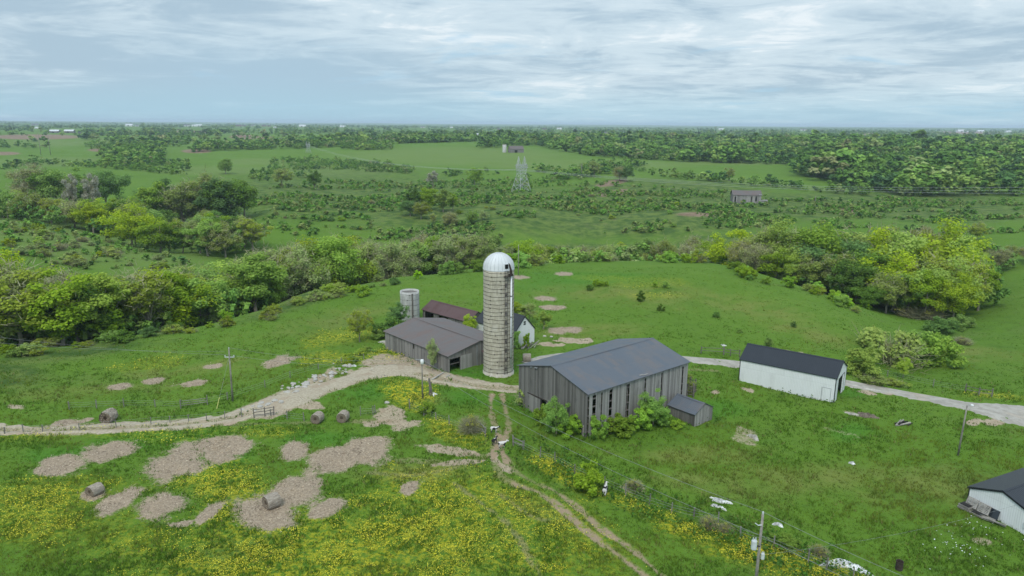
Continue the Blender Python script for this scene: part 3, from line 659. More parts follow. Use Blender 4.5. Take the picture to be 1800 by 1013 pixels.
q = MB(); q.box(x0 - .06, x0 - .003, y_, y_ + .04, -.2, z1 + .05); q.box(x1 + .003, x1 + .06, y_, y_ + .04, -.2, z1 + .05); q.box(x0, x1, y_, y_ + .04, z1 + .003, z1 + .05); q.build('door_frame', M['galv'], do)
q = MB(); q.box(.16, .21, 1.2, 2.4, .05, 3.15); q.build('sliding_door', M['white_siding'], b)
L, W_, E_, RD = 10.4, 7.18, 2.725, 3.99
b = thing('white_garage', (53.83, 65.57, -1.6), .45, 'white garage with a black roof at the right edge and pallets along its wall', 'garage')
sided(b, L, W_, E_, RD)
q = MB(); q.box(.02, .10, .75, 1.15, .95, 1.6); mt = q.build('meter_box', M['porcelain'], b)
q = MB(); q.tube([(.07, .95, 1.6), (.07, .95, 3.0)], .03); q.build('conduit', M['galv'], mt)
L, W_, E_, RD = 10.96, 5.51, 2.65, 5.53
b = thing('white_cottage', (4.48, 128.95, -.2), 2.33, 'small white gabled outhouse with a black roof half hidden behind the tall silo', 'outhouse')
sided(b, L, W_, E_, RD, corners=False)
for z in (3.95, 4.35):
    q = MB(); q.box(.09, .115, W_ / 2 - .28, W_ / 2 + .28, z - .15, z + .15); q.build('vent_window', M['glass'], b)
# wreckage against its front
c = thing('collapsed_porch', (3.3, 125.3, -.3), .75, 'collapsed grey boards of a porch in front of the white outhouse', 'wreckage')
rng = random.Random(8)
for k in range(11):
    q = MB(); x, y = rng.uniform(-1, 1.2), rng.uniform(-.8, .8); a = rng.uniform(-.5, .9); l = rng.uniform(.6, 1.3)
    q.tube([(x - l * math.cos(a), y - l * math.sin(a), rng.uniform(.05, .3)), (x + l * math.cos(a), y + l * math.sin(a), rng.uniform(.3, 1.3))], .07, 4); q.build('board', M['timber_pale'] if k % 3 else M['timber'], c)
# --- silos
m, t = new_mat('stave_concrete'); uv = t.node('ShaderNodeTexCoord').outputs['Object']
xyz = t.node('ShaderNodeSeparateXYZ', {0: uv}); ang = t.math('ARCTAN2', xyz.outputs[1], xyz.outputs[0])
uu = t.math('MULTIPLY', ang, 2.45 / .30); col = t.math('FLOOR', uu); odd = t.math('FRACT', t.math('MULTIPLY', col, .5))
vv = t.math('ADD', t.math('DIVIDE', xyz.outputs[2], .76), odd); row = t.math('FLOOR', vv)
wn = t.node('ShaderNodeTexWhiteNoise', {'Vector': t.node('ShaderNodeCombineXYZ', {0: col, 1: row}).outputs[0]}, noise_dimensions='2D').outputs[0]
fu = t.math('ABSOLUTE', t.math('SUBTRACT', t.math('FRACT', uu), .5)); fv = t.math('ABSOLUTE', t.math('SUBTRACT', t.math('FRACT', vv), .5))
joint = t.math('MAXIMUM', t.math('MULTIPLY', t.ramp(fu, .40, .5), .8), t.math('MULTIPLY', t.ramp(fv, .47, .5), .55))
n1_ = t.noise(t.vmul(uv, (1, 1, .22)), 1.2, 6, .65); n2_ = t.noise(uv, 3, 5, .7); big = t.noise(t.vmul(uv, (.8, .8, .35)), .7, 4, .6)
c_ = t.mix(t.ramp(t.math('ADD', t.math('MULTIPLY', wn, .5), t.math('MULTIPLY', n2_, .5)), .2, .8), (.40, .365, .285), (.49, .455, .365))
c_ = t.mix(t.math('MULTIPLY', t.ramp(n1_, .50, .72), .55), c_, (.20, .18, .15))
c_ = t.mix(t.math('MULTIPLY', t.ramp(big, .56, .72), .4), c_, (.55, .53, .47))
c_ = t.mix(t.math('MULTIPLY', joint, .42), c_, (.13, .115, .095))
c_ = t.mix(t.math('MULTIPLY', t.ramp(xyz.outputs[2], 2.2, .5), t.math('MULTIPLY', t.ramp(n1_, .36, .6), .6)), c_, (.50, .48, .44))
finish(t, c_, .9, t.math('SUBTRACT', n2_, joint), .5, .03, 0, .15); M['stave'] = m
m, t = new_mat('dome_metal'); uv = t.node('ShaderNodeTexCoord').outputs['Object']; xyz = t.node('ShaderNodeSeparateXYZ', {0: uv})
ang = t.math('MULTIPLY', t.math('ARCTAN2', xyz.outputs[1], xyz.outputs[0]), 24 / (2 * PI)); wn = t.node('ShaderNodeTexWhiteNoise', {'W': t.math('FLOOR', ang)}, noise_dimensions='1D').outputs[0]
seam = t.ramp(t.math('ABSOLUTE', t.math('SUBTRACT', t.math('FRACT', ang), .5)), .40, .5)
c_ = t.mix(wn, (.52, .54, .55), (.62, .64, .65)); c_ = t.mix(t.math('MULTIPLY', seam, .5), c_, (.36, .38, .40)); c_ = t.mix(t.math('MULTIPLY', t.ramp(t.noise(uv, 1.2, 5, .7), .5, .7), .35), c_, (.40, .41, .42))
finish(t, c_, .7, seam, .4, .03, 0, .25); M['dome'] = m
sp = G(876, 657); SR = 2.45; szb = sp.z
def silo_hoop(r, z, seed, par, n=40, th=.027):
    rng = random.Random(seed); ph = rng.uniform(0, 6.28); mb = MB(); pts = []
    for k in range(n + 1):
        a = 2 * PI * k / n; zz = z + .05 * math.sin(3 * a + ph) + .03 * math.sin(7 * a + ph * 2); pts.append(((r + .02) * math.cos(a), (r + .02) * math.sin(a), zz))
    mb.tube(pts, th, 5, cap=False)
    lug = rng.uniform(-2.4, -.7); mb.box(-.07, .07, -.05, .05, z - .06, z + .06)
    k = len(mb.v) - 8
    for i in range(8):
        x, y, z2 = mb.v[k + i]; ca, sa = math.cos(lug), math.sin(lug); mb.v[k + i] = (ca * (r + .04) - sa * x + ca * y, sa * (r + .04) + ca * x + sa * y, z2)
    return mb.build('hoop', M['steel_rust'], par)
ctr = Vector((sp.x, sp.y + .6, szb - .1))
b = thing('tall_silo', ctr, 0, 'tall concrete stave silo with a silver dome and a white pipe down its side', 'silo')
HS = 17.55
q = MB(); q.lathe([(SR + .10, -.6), (SR + .10, .45), (SR, .5)] + [(SR, z) for z in np.linspace(.9, HS, 20)] + [(SR - .15, HS)], 64); q.build('shaft', M['stave'], b, smooth=True)
q = MB(); prof = [(SR + .05, HS - .12), (SR + .05, HS + .05)] + [((SR + .03) * math.cos(a), HS + .05 + 2.42 * math.sin(a)) for a in np.linspace(.02, PI / 2 - .01, 12)]
q.lathe(prof, 48)
for k in range(24):
    a = 2 * PI * k / 24; q.tube([((SR + .045) * math.cos(e) * math.cos(a), (SR + .045) * math.cos(e) * math.sin(a), HS + .05 + 2.43 * math.sin(e)) for e in np.linspace(.03, 1.5, 9)], .022, 4)
dome = q.build('dome', M['dome'], b, smooth=True)
for k in range(27): silo_hoop(SR, .8 + k * (HS - 1.2) / 26, 100 + k, b)
def on_shaft(off, z, r=SR): 
    a = -PI / 2 + off; return Vector((r * math.cos(a), r * math.sin(a), z))
def slab_on(mb, off, w, z0, z1, r0, r1):
    a = -PI / 2 + off; ra = Vector((math.cos(a), math.sin(a), 0)); tg = Vector((-ra.y, ra.x, 0))
    P_ = lambda r, s, z: tuple(ra * r + tg * s + Vector((0, 0, z)))
    mb.hexa([P_(r0, -w, z0), P_(r1, -w, z0), P_(r1, w, z0), P_(r0, w, z0)], [P_(r0, -w, z1), P_(r1, -w, z1), P_(r1, w, z1), P_(r0, w, z1)])
q = MB()
for s_ in (-.05, .15): 
    o_ = .46 + s_; q.tube([on_shaft(o_, .6, SR + .12), on_shaft(o_, HS, SR + .12)], .035, 4)
for z in np.arange(.8, HS, .38): q.tube([on_shaft(.41, z, SR + .12), on_shaft(.61, z, SR + .12)], .022, 4)
q.build('ladder', M['steel_rust'], b)
for z in np.arange(1.5, HS - 1, 1.52):
    q = MB(); slab_on(q, .51, .22, z - .33, z + .33, SR - .02, SR + .035); q.build('unloading_door', M['timber'], b)
q = MB(); q.tube([on_shaft(.86, 2.0, SR + .2), on_shaft(.86, HS - .9, SR + .2)], .13, 10); pipe = q.build('blower_pipe', M['pipe_white'], b, smooth=True)
q = MB()
for z in (3.2, 6.6, 10, 13.4): q.tube([on_shaft(.80, z, SR - .05), on_shaft(.86, z, SR + .38)], .03, 4); slab_on(q, .86, .17, z - .05, z + .05, SR + .05, SR + .345)
q.build('bracket', M['steel_rust'], pipe)
q = MB(); q.tube([on_shaft(.86, HS - .9, SR + .2), on_shaft(.84, HS - .1, SR + .2), on_shaft(.80, HS + .75, SR - .1), on_shaft(.77, HS + 1.2, SR - .5)], [.16, .17, .17, .15], 10); slab_on(q, .80, .3, HS - .9, HS - .55, SR + .02, SR + .45); q.build('spout', M['steel_rust'], pipe)
q = MB(); a = .53; slab_on(q, a, .30, HS + .3, HS + 1.0, SR - .5, SR + .06); q.build('hatch', M['dark'], dome)
q = MB(); slab_on(q, a, .36, HS + 1.0, HS + 1.06, SR - .4, SR + .14); slab_on(q, a - .13, .03, HS + .25, HS + 1.0, SR - .4, SR + .10); slab_on(q, a + .13, .03, HS + .25, HS + 1.0, SR - .4, SR + .10); q.build('hatch_frame', M['dome'], dome)
q = MB(); slab_on(q, .5, .42, HS - .95, HS - .88, SR, SR + .5); q.tube([on_shaft(.35, HS - .9, SR + .5), on_shaft(.35, HS - .1, SR + .5), on_shaft(.65, HS - .1, SR + .5), on_shaft(.65, HS - .9, SR + .5)], .025, 4); q.build('platform', M['steel_rust'], b)
m = M['stave'].copy(); m.name = 'weathered_stave'; M['stave_grey'] = m
for n_ in m.node_tree.nodes:
    if n_.type == 'MIX':
        for k in (6, 7):
            if not n_.inputs[k].is_linked:
                c0 = n_.inputs[k].default_value; g0 = (c0[0] + c0[1] + c0[2]) / 3; n_.inputs[k].default_value = (min(.52, g0 * 1.05 + .02), min(.52, g0 * 1.05 + .02), min(.50, g0 * 1.0 + .02), 1)
p = G(720, 566); r_ = 1.97
b = thing('short_silo', (p.x, p.y + 1.0, p.z - .1), 0, 'short roofless pale grey silo behind the low grey barn', 'silo')
hs = 6.5
q = MB(); q.lathe([(r_ + .05, -.8)] + [(r_, z) for z in np.linspace(-.2, hs, 9)] + [(r_ - .16, hs), (r_ - .16, .2)], 48); sh = q.build('shaft', M['stave_grey'], b, smooth=True)
q = MB(); q.lathe([(r_ - .17, hs - .35), (.01, hs - .15)], 32); q.build('silage_cap', M['timber'], b)
for k in range(6): silo_hoop(r_, .5 + k * 1.1, 300 + k, b, th=.02)
q = MB(); slab_on(q, .42, .16, .3, hs - .2, r_ - .03, r_ + .06); q.build('chute_strip', M['timber'], b)
# ------------------------------------------------------------------ poles and wires
def top_at(p, v):
    """height above the ground point p that shows at picture row v"""
    lo, hi = 0.0, 60.0
    for i in range(40):
        m_ = (lo + hi) / 2
        if proj(np.array([[p.x, p.y, p.z + m_]]))[1][0] > v: lo = m_
        else: hi = m_
    return lo
def cable(name, pts, r, sag, label, cat='cable', group=None, mat='wire', n=14):
    mb = MB(); P_ = []
    for a, b_ in zip(pts[:-1], pts[1:]):
        a, b_ = Vector(a), Vector(b_)
        for k in range(n): s_ = k / n; q = a.lerp(b_, s_); q.z -= sag * 4 * s_ * (1 - s_); P_.append(q)
    P_.append(Vector(pts[-1])); mb.tube(P_, r, 4)
    return tag(mb.build(name, M[mat]), label, cat, group)
def utility_pole(p, h, label, r=.15, lean=(0, 0), group=None, name='utility_pole', arm=None, extras=True):
    o = thing(name, p, 0, label, 'pole', group)
    q = MB(); q.tube([(0, 0, -.5), (lean[0] * .5, lean[1] * .5, h * .5), (lean[0], lean[1], h)], [r, r * .85, r * .66], 8); q.build('shaft', M['pole'], o, smooth=True)
    return o
pW = G(409, 705); hW = top_at(pW, 613)
o = utility_pole(pW, hW, 'pale wooden utility pole beside the gravel track in the left pasture', lean=(.1, 0))
q = MB(); q.box(-.6, .8, -.05, .05, hW - 1.35, hW - 1.25); q.build('crossarm', M['porcelain'], o)
for x in (-.55, .1, .75):
    q = MB(); q.lathe([(.05, hW - 1.25), (.08, hW - 1.15), (.04, hW - 1.0), (.01, hW - .98)], 8, x=x); q.build('insulator', M['porcelain'], o)
q = MB(); q.lathe([(.06, hW), (.08, hW + .1), (.03, hW + .2), (.01, hW + .21)], 8, x=.1); q.build('insulator', M['porcelain'], o)
gy = G(381, 719); mid = Vector(gy).lerp(pW + Vector((0, 0, hW - 1.2)), .22)
cable('guy_wire', [gy, pW + Vector((.05, 0, hW - 1.2))], .016, 0, 'thin guy wire running down from the pale pole to the grass', 'wire')
q = MB(); q.tube([Vector(gy), mid], .05, 6); tag(q.build('guy_guard', plain('yellow_guard', (.62, .60, .22), .6, .2)), 'yellow guard sleeve on the guy wire of the pale pole', 'guard')
# lower right pole with two transformers
pE = Vector(hit(np.array([1323.]), np.array([1075.]))[0]); hE = top_at(pE, 905)
o = utility_pole(pE, hE, 'grey utility pole carrying pale transformer cans at the bottom edge', r=.16, lean=(.12, .1))
def can(par, x, y, z, s, name='transformer'):
    q = MB(); q.lathe([(.02, -.5), (.26, -.48), (.28, -.42), (.28, .40), (.22, .5), (.02, .54)], 16); c = q.build(name, M['porcelain'], par, smooth=False); c.location = (x, y, z); c.scale = (s, s, s)
    for k in (-1, 1):
        b_ = MB(); b_.lathe([(.05, .5), (.07, .6), (.045, .68), (.06, .76), (.01, .8)], 8, x=.12 * k); b_.build('bushing', M['porcelain'], c)
can(o, -.46, -.12, hE - 2.7, .85); can(o, .34, -.15, hE - 3.75, .55)
q = MB(); q.box(-.62, .1, -.06, .05, hE - 2.95, hE - 2.85); q.build('bracket', M['steel_rust'], o)
q = MB(); q.tube([(-.5, -.05, hE - .75), (-.25, -.05, hE - .95), (.05, 0, hE - .95)], .045, 6); q.build('fuse_holder', M['porcelain'], o)
q = MB(); q.lathe([(.07, hE), (.09, hE + .12), (.04, hE + .25), (.01, hE + .26)], 8, x=.12, y=.1); q.build('insulator', M['porcelain'], o)
pM = G(743, 700); hM = top_at(pM, 632); 
o = utility_pole(pM, hM, 'slim grey pole with a white yard lamp before the low grey barn', r=.11)
q = MB(); q.lathe([(.05, -.42), (.25, -.30), (.28, .2), (.2, .36), (.04, .42)], 14); k = q.build('lamp_head', M['white'], o, smooth=True); k.location = (.05, -.1, hM - .35)
q = MB(); q.tube([(-.9, -.05, hM + .05), (-.3, -.05, hM - .05), (0, 0, hM - .1)], .03, 5); q.build('service_arm', M['galv'], o)
pL = G(1684, 800); hL = top_at(pL, 713)
o = utility_pole(pL, hL, 'slim wooden light pole standing in the grass beside the concrete drive', r=.12, lean=(.15, 0))
q = MB(); q.tube([(.15, 0, hL - .1), (.35, -.1, hL + .15), (.6, -.2, hL + .15)], .03, 5); q.build('lamp_arm', M['galv'], o)
q = MB(); q.lathe([(.03, -.12), (.2, -.06), (.16, .08), (.04, .14)], 10); k = q.build('lamp_head', M['white'], o, smooth=True); k.location = (.62, -.2, hL + .12)
for (u, v, vt, rr_, lb) in ((911, 484, 432, .12, 'thin grey pole on the pasture right behind the silver silo dome'), (1242, 458, 415, .14, 'pale pole on the crest of the pasture right of the thin grey pole')):
    p = G(u, v); h = top_at(p, vt); o = utility_pole(p, h, lb, r=rr_)
    q = MB(); q.lathe([(.05, h), (.07, h + .12), (.01, h + .25)], 8); q.build('insulator', M['porcelain'], o)
for (u, y, vt, vb, lb) in ((1021, 640, 288, 310, 'pale far pole standing by the hedge right of the pylon'), (1434, 470, 345, 362, 'thin far pole right of the distant grey barn'), (533, 275, 435, 480, 'thin dead grey pole in the wood behind the left pasture'), (69, 1000, 232, 247, 'thin pole at the far left by the ploughed strip'), (86, 1000, 231, 247, 'second thin pole by the ploughed strip')):
    x = place(u, y, 0); p = Vector((x, y, gzs(x, y))); h = max(4.0, top_at(p, vt)); utility_pole(p, h, lb, r=.14 + y * .00025)
# wires
WT = pW + Vector((.1, 0, hW + .15)); ET = pE + Vector((.12, .1, hE + .2)); MT = pM + Vector((0, 0, hM))
far = Vector((-95, pW.y + 8, gzs(-95, pW.y + 8) + 9))
for a_, lb in ((-.55, 'upper wire from the pale pole across the left pasture'), (.75, 'lower wire from the pale pole across the left pasture')):
    cable('cable', [far + Vector((0, a_, a_ * .8)), pW + Vector((a_, 0, hW - 1.0 + (.6 if a_ < 0 else 0)))], .014, .9, lb)
cable('cable', [WT, MT], .014, .9, 'upper wire between the pale pole and the yard lamp pole')
cable('cable', [WT + Vector((.5, 0, -1.2)), MT + Vector((0, 0, -.5))], .014, .9, 'lower wire between the pale pole and the yard lamp pole')
cable('cable', [MT, ET], .016, 1.2, 'upper wire from the yard lamp pole to the transformer pole')
cable('cable', [MT + Vector((0, 0, -.8)), ET + Vector((0, 0, -2.2))], .016, 1.3, 'lower wire from the yard lamp pole to the transformer pole')
X2 = Vector((45, 40, 4.5))
cable('cable', [ET, X2], .016, .8, 'upper wire leaving the transformer pole to the bottom right')
cable('cable', [ET + Vector((0, 0, -2.2)), X2 + Vector((-1, 0, -2.0))], .016, .8, 'lower wire leaving the transformer pole to the bottom right')
cable('cable', [ET + Vector((.1, 0, -4)), Vector((54.4, 68.2, 1.4))], .009, .7, 'thin service wire from the transformer pole to the white garage')
# ------------------------------------------------------------------ transmission pylon and its conductors
def pylon(loc, H, rz, label, parts=True):
    o = thing('pylon', loc, rz, label, 'pylon'); k = H / 26.0
    bw, ww, zw, zt = 5.2 * k, 2.3 * k, 13.5 * k, 18.0 * k
    def ring(z):
        if z <= zw: h = bw + (ww - bw) * z / zw; return [(-h, -h, z), (h, -h, z), (h, h, z), (-h, h, z)]
        hx = ww + (3.7 * k - ww) * min(1, (z - zw) / (zt - zw)); hy = ww * .8; return [(-hx, -hy, z), (hx, -hy, z), (hx, hy, z), (-hx, hy, z)]
    zs = [0, 5 * k, 9.5 * k, zw, 15.8 * k, zt, 20.2 * k]; rs = [ring(z) for z in zs]
    leg = MB(); q = MB()
    for i in range(4): leg.tube([r[i] for r in rs], .17 * k, 4)
    for A_, B_ in zip(rs[:-1], rs[1:]):
        for i in range(4):
            j = (i + 1) % 4; q.tube([A_[i], B_[j]], .095 * k, 3); q.tube([A_[j], B_[i]], .095 * k, 3); q.tube([B_[i], B_[j]], .10 * k, 3)
    leg.build('leg_frame', M['lattice'], o); q.build('lattice', M['lattice'], o)
    for s_ in (-1, 1):
        q = MB(); x0, x1 = s_ * 1.5 * k, s_ * 3.9 * k; hy = 1.3 * k; tip = (s_ * 2.75 * k, 0, H)
        base = [(x0, -hy, 19 * k), (x1, -hy, 19 * k), (x1, hy, 19 * k), (x0, hy, 19 * k)]
        for i in range(4):
            q.tube([base[i], tip], .13 * k, 4)
            for f0, f1 in ((.0, .3), (.3, .6), (.6, .85)):
                q.tube([Vector(base[i]).lerp(Vector(tip), f0), Vector(base[(i + 1) % 4]).lerp(Vector(tip), f1)], .08 * k, 3)
                q.tube([Vector(base[i]).lerp(Vector(tip), f1), Vector(base[(i + 1) % 4]).lerp(Vector(tip), f1)], .08 * k, 3)
        q.build('peak', M['lattice'], o)
    q = MB()
    for y in (-1.3 * k, 1.3 * k):
        for z in (17.6 * k, 19.4 * k): q.tube([(-5.2 * k, y * (.2 if abs(z - 17.6 * k) < .1 else 1), z), (5.2 * k, y, z)], .12 * k, 4)
    for x in np.arange(-4.8, 4.9, 1.2): q.tube([(x * k, -1.3 * k, 17.6 * k), ((x + .6) * k, 1.3 * k, 19.4 * k)], .08 * k, 3); q.tube([(x * k, -1.3 * k, 19.4 * k), ((x + .6) * k, -1.3 * k, 17.6 * k)], .08 * k, 3)
    q.build('crossarm', M['lattice'], o)
    for x in (-4.6, 0, 4.6):
        q = MB(); q.tube([(x * k, 0, 18 * k), (x * k, 0, 16.2 * k)], .13 * k, 5); q.build('insulator_string', M['porcelain'], o)
    return o
M['lattice'] = plain('galvanised_lattice', (.46, .48, .48), .5, .2, 1, metal=.1)
x = place(915, 530, -9); pT = Vector((x, 530, gzs(x, 530))); hT = top_at(pT, 275)
rzT = R_(38); pylon(pT, hT, rzT, 'steel lattice power pylon with two pointed peaks in the scrubby valley')
x = place(540, 1010, 2); pT2 = Vector((x, 1010, gzs(x, 1010))); pylon(pT2, max(16, top_at(pT2, 254)), R_(38), 'faint far lattice pylon on the crest left of the near pylon')
hT2 = max(16, top_at(pT2, 254))
kT = hT / 26
def arm(p, k, x, z, rz): return p + Vector((math.cos(rz) * x * k, math.sin(rz) * x * k, z * k))
xr = place(1960, 455, 0); pR = Vector((xr, 455, gzs(xr, 455)))
M['conductor'] = plain('aluminium_conductor', (.50, .52, .52), .5, .1, 1)
for i, (xx, lb) in enumerate(((-4.6, 'lowest'), (0, 'middle'), (4.6, 'highest'))):
    cable('power_line', [arm(pT, kT, xx, 16.2, rzT), Vector((pR.x + xx * .3, pR.y + xx * 1.2, pR.z + 12 + (i - 1) * 1.7))], .06, 6, lb + ' of the three conductors from the near pylon to the right edge', 'power line', mat='conductor', n=30)
    cable('power_line', [arm(pT, kT, xx, 16.2, rzT), arm(pT2, hT2 / 26, xx, 16.2, rzT)], .06, 9, lb + ' of the three conductors between the near and the far pylon', 'power line', mat='conductor', n=30)
# ------------------------------------------------------------------ far buildings
def far_building(u, v, Wm, Lm, hm, rm, rz, label, wall, roof, cat='barn', name='far_barn', y=None):
    if y: x = place(u, y, 0); p = Vector((x, y, gzs(x, y)))
    else: p = G(u, v)
    o = thing(name, p, rz, label, cat)
    q = MB(); a, b_ = Lm / 2, Wm / 2
    q.add([(-a, -b_, -1), (a, -b_, -1), (a, b_, -1), (-a, b_, -1), (-a, -b_, hm), (a, -b_, hm), (a, b_, hm), (-a, b_, hm), (-a, 0, rm), (a, 0, rm)], [(0, 1, 5, 4), (2, 3, 7, 6), (0, 4, 8, 7, 3), (1, 2, 6, 9, 5)])
    q.build('wall', M[wall], o)
    q = MB(); e = .4
    for s_ in (-1, 1):
        lo = [(-a - e, s_ * (b_ + e), hm - .2), (a + e, s_ * (b_ + e), hm - .2), (a + e, 0, rm), (-a - e, 0, rm)]
        if s_ < 0: q.hexa(lo, [(x_, y_, z_ + .15) for x_, y_, z_ in lo])
        else: q.hexa(lo[::-1], [(x_, y_, z_ + .15) for x_, y_, z_ in lo[::-1]])
    q.build('roof', M[roof], o)
    q = MB(); q.box(-a * .35, a * .05, -b_ - .08, -b_ + .02, -.5, hm * .75); q.build('door', M['dark'], o)
    return o
M['far_white'] = plain('white_boarding', (.66, .67, .66), .7, .15, .3)
M['far_red'] = plain('brick_wall', (.22, .11, .085), .85, .2, .3)
M['far_roof'] = plain('dark_shingle', (.10, .095, .10), .8, .25, .4)
M['far_tin'] = plain('tin_roof', (.58, .60, .62), .5, .15, .3)
FB = [(95, 233, 12, 24, 5, 8, .1, 'left one of two far dark barns with pale tin roofs at the far left', 'board_dark', 'far_tin', 'barn', 950), (121, 233, 12, 24, 5, 8, .1, 'right one of two far dark barns with pale tin roofs at the far left', 'board_dark', 'far_tin', 'barn', 960),
 (139, 234, 9, 13, 3.5, 5.5, .2, 'low dark far shed right of the two tin roofed barns', 'board_dark', 'far_roof', 'shed', 960), (64, 227, 12, 20, 4.5, 7, -.3, 'white far farmhouse behind the tin roofed barns', 'far_white', 'far_tin', 'house', 1500), (60, 219, 14, 26, 5, 9, .3, 'grey far barn on the skyline above the tin roofed barns', 'board_light', 'roof_grey', 'barn', 2100),
 (226, 222, 14, 30, 5, 9, 0, 'pale far barn on the skyline left of centre', 'far_white', 'far_tin', 'barn', 2100), (240, 222, 12, 20, 4, 7, .4, 'small pale far house beside the skyline barn', 'far_white', 'far_roof', 'house', 2250),
 (327, 223, 12, 24, 5, 8, .2, 'white far house at the left end of the skyline hamlet', 'far_white', 'far_roof', 'house', 2000), (340, 223, 12, 20, 5, 8, -.2, 'white far house in the middle of the skyline hamlet', 'far_white', 'far_tin', 'house', 2050), (348, 222, 12, 24, 5, 8, .5, 'white far house at the right end of the skyline hamlet', 'far_white', 'far_tin', 'house', 2200),
 (313, 229, 10, 12, 4, 7, .3, 'small brick far house between dark trees', 'far_red', 'far_roof', 'house', 1500), (418, 222, 12, 22, 5, 8, .1, 'brick far house at the left of the red roofed village', 'far_red', 'far_roof', 'house', 2000), (428, 222, 11, 16, 5, 8, .6, 'brick far house second in the red roofed village', 'far_red', 'far_roof', 'house', 2050), (443, 221, 11, 16, 5, 9, -.3, 'tall white far house in the red roofed village', 'far_white', 'far_roof', 'house', 2100), (462, 222, 12, 18, 5, 8, .2, 'brick far house right in the red roofed village', 'far_red', 'far_roof', 'house', 2100), (471, 222, 11, 15, 5, 8, -.4, 'last brick far house right in the red roofed village', 'far_red', 'far_roof', 'house', 2150),
 (491, 244, 9, 12, 4, 7, .3, 'white far farmhouse beside the brown field and the far pylon', 'far_white', 'far_roof', 'house', 1080), (503, 246, 8, 9, 3.5, 6, -.4, 'small white far outbuilding beside that farmhouse', 'far_white', 'far_tin', 'shed', 1080), (482, 226, 10, 14, 5, 8, 0, 'white far house below the red roofed village', 'far_white', 'far_tin', 'house', 1700),
 (530, 223, 14, 28, 5, 8, 0, 'long white far barn left of the skyline pines', 'far_white', 'far_tin', 'barn', 2000), (600, 223, 14, 22, 6, 9, .2, 'bright white far barn right of the skyline pines', 'far_white', 'far_tin', 'barn', 2000), (741, 226, 12, 18, 5, 8, .3, 'white far house on the skyline left of the tall silo', 'far_white', 'far_roof', 'house', 1800), (793, 226, 12, 16, 5, 8, -.3, 'second white far house on the skyline left of the tall silo', 'far_white', 'far_tin', 'house', 1800),
 (840, 238, 13, 20, 5, 8, 0, 'white roofed far barn in the woodland above the far silo', 'far_white', 'far_tin', 'barn', 1300), (817, 239, 9, 11, 4, 7, .3, 'small brick far house left of the white roofed barn', 'far_red', 'far_roof', 'house', 1330), (876, 229, 12, 18, 4, 7, .1, 'brown far house above the woodland', 'far_red', 'far_roof', 'house', 1700), (981, 229, 14, 20, 5, 8, .1, 'white far barn above the woodland right of the pylon', 'far_white', 'far_tin', 'barn', 1700), (955, 229, 11, 16, 4, 7, .2, 'low brick far house above the woodland', 'far_red', 'far_roof', 'house', 1720),
 (1090, 238, 10, 13, 4, 6.5, .1, 'small white far house deep in the right woodland', 'far_white', 'far_tin', 'house', 1250), (1063, 234, 12, 18, 5, 8, 0, 'pale far house further back in the woodland', 'far_white', 'far_roof', 'house', 1500), (1265, 226, 14, 22, 5, 8, .2, 'pale far barn on the skyline right of centre', 'far_white', 'far_tin', 'barn', 1900), (1410, 228, 13, 24, 5, 8, -.2, 'pale far barn on the right skyline', 'far_white', 'far_roof', 'barn', 1900),
 (1687, 232, 14, 34, 5, 8, 0, 'long bright white far barn at the far right', 'far_white', 'far_tin', 'barn', 1700), (1700, 230, 12, 16, 5, 8, .2, 'small white far house behind the long far barn', 'far_white', 'far_tin', 'house', 1900), (1721, 231, 13, 28, 5, 8, 0, 'second long white far barn at the far right', 'far_white', 'far_tin', 'barn', 1800), (1770, 232, 12, 24, 5, 8, .1, 'white far shed nearest the right edge', 'far_white', 'far_tin', 'shed', 1800)]
def _far(e):
    u, v, w_, l_, h_, r_, a_, lb, wa, rf, ca, y_ = e
    hz_ = 217.5 + (u - 900) * ROLL; y_ = min(5200, max(1050, 36 * F / max(2, v - hz_ - 1))); px_ = l_ * .40 + (6 if 'tin roofs' in lb else 0); l_ = px_ * y_ / F
    return (u, v, l_ * .5, l_, l_ * .2, l_ * .36, a_, lb, wa, rf, ca, y_)
FB = [_far(e) for e in FB]
for (u, v, w_, l_, h_, r_, a_, lb, wa, rf, ca, y_) in FB:
    x = place(u, y_, 5); g_ = gzs(x, y_)
    o = far_building(u, v, w_, l_, h_, r_, a_, lb, wa, rf, ca, {'barn': 'far_barn', 'house': 'farmhouse', 'shed': 'far_shed'}[ca], y=y_)
    # raise the land's small rise under it so that it stands where the picture shows it
    base_v = proj(np.array([[x, y_, g_]]))[1][0]
x = place(885, 1010, 2); p = Vector((x, 1010, gzs(x, 1010))); o = thing('far_silo', p, 0, 'pale grey far silo without a roof on the pasture crest', 'silo')
q = MB(); q.lathe([(2.7, -1), (2.7, 11), (2.4, 11), (2.4, 9)], 20); q.build('shaft', M['stave_grey'], o, smooth=True)
q = MB(); q.lathe([(2.75, 10.6), (2.75, 10.9)], 20); q.build('rim', M['steel_rust'], o)
far_building(905, 268, 10, 20, 4.5, 9, .35, 'derelict grey far barn beside the far silo on the pasture crest', 'board', 'roof_brown', 'barn', 'derelict_barn', y=1010)
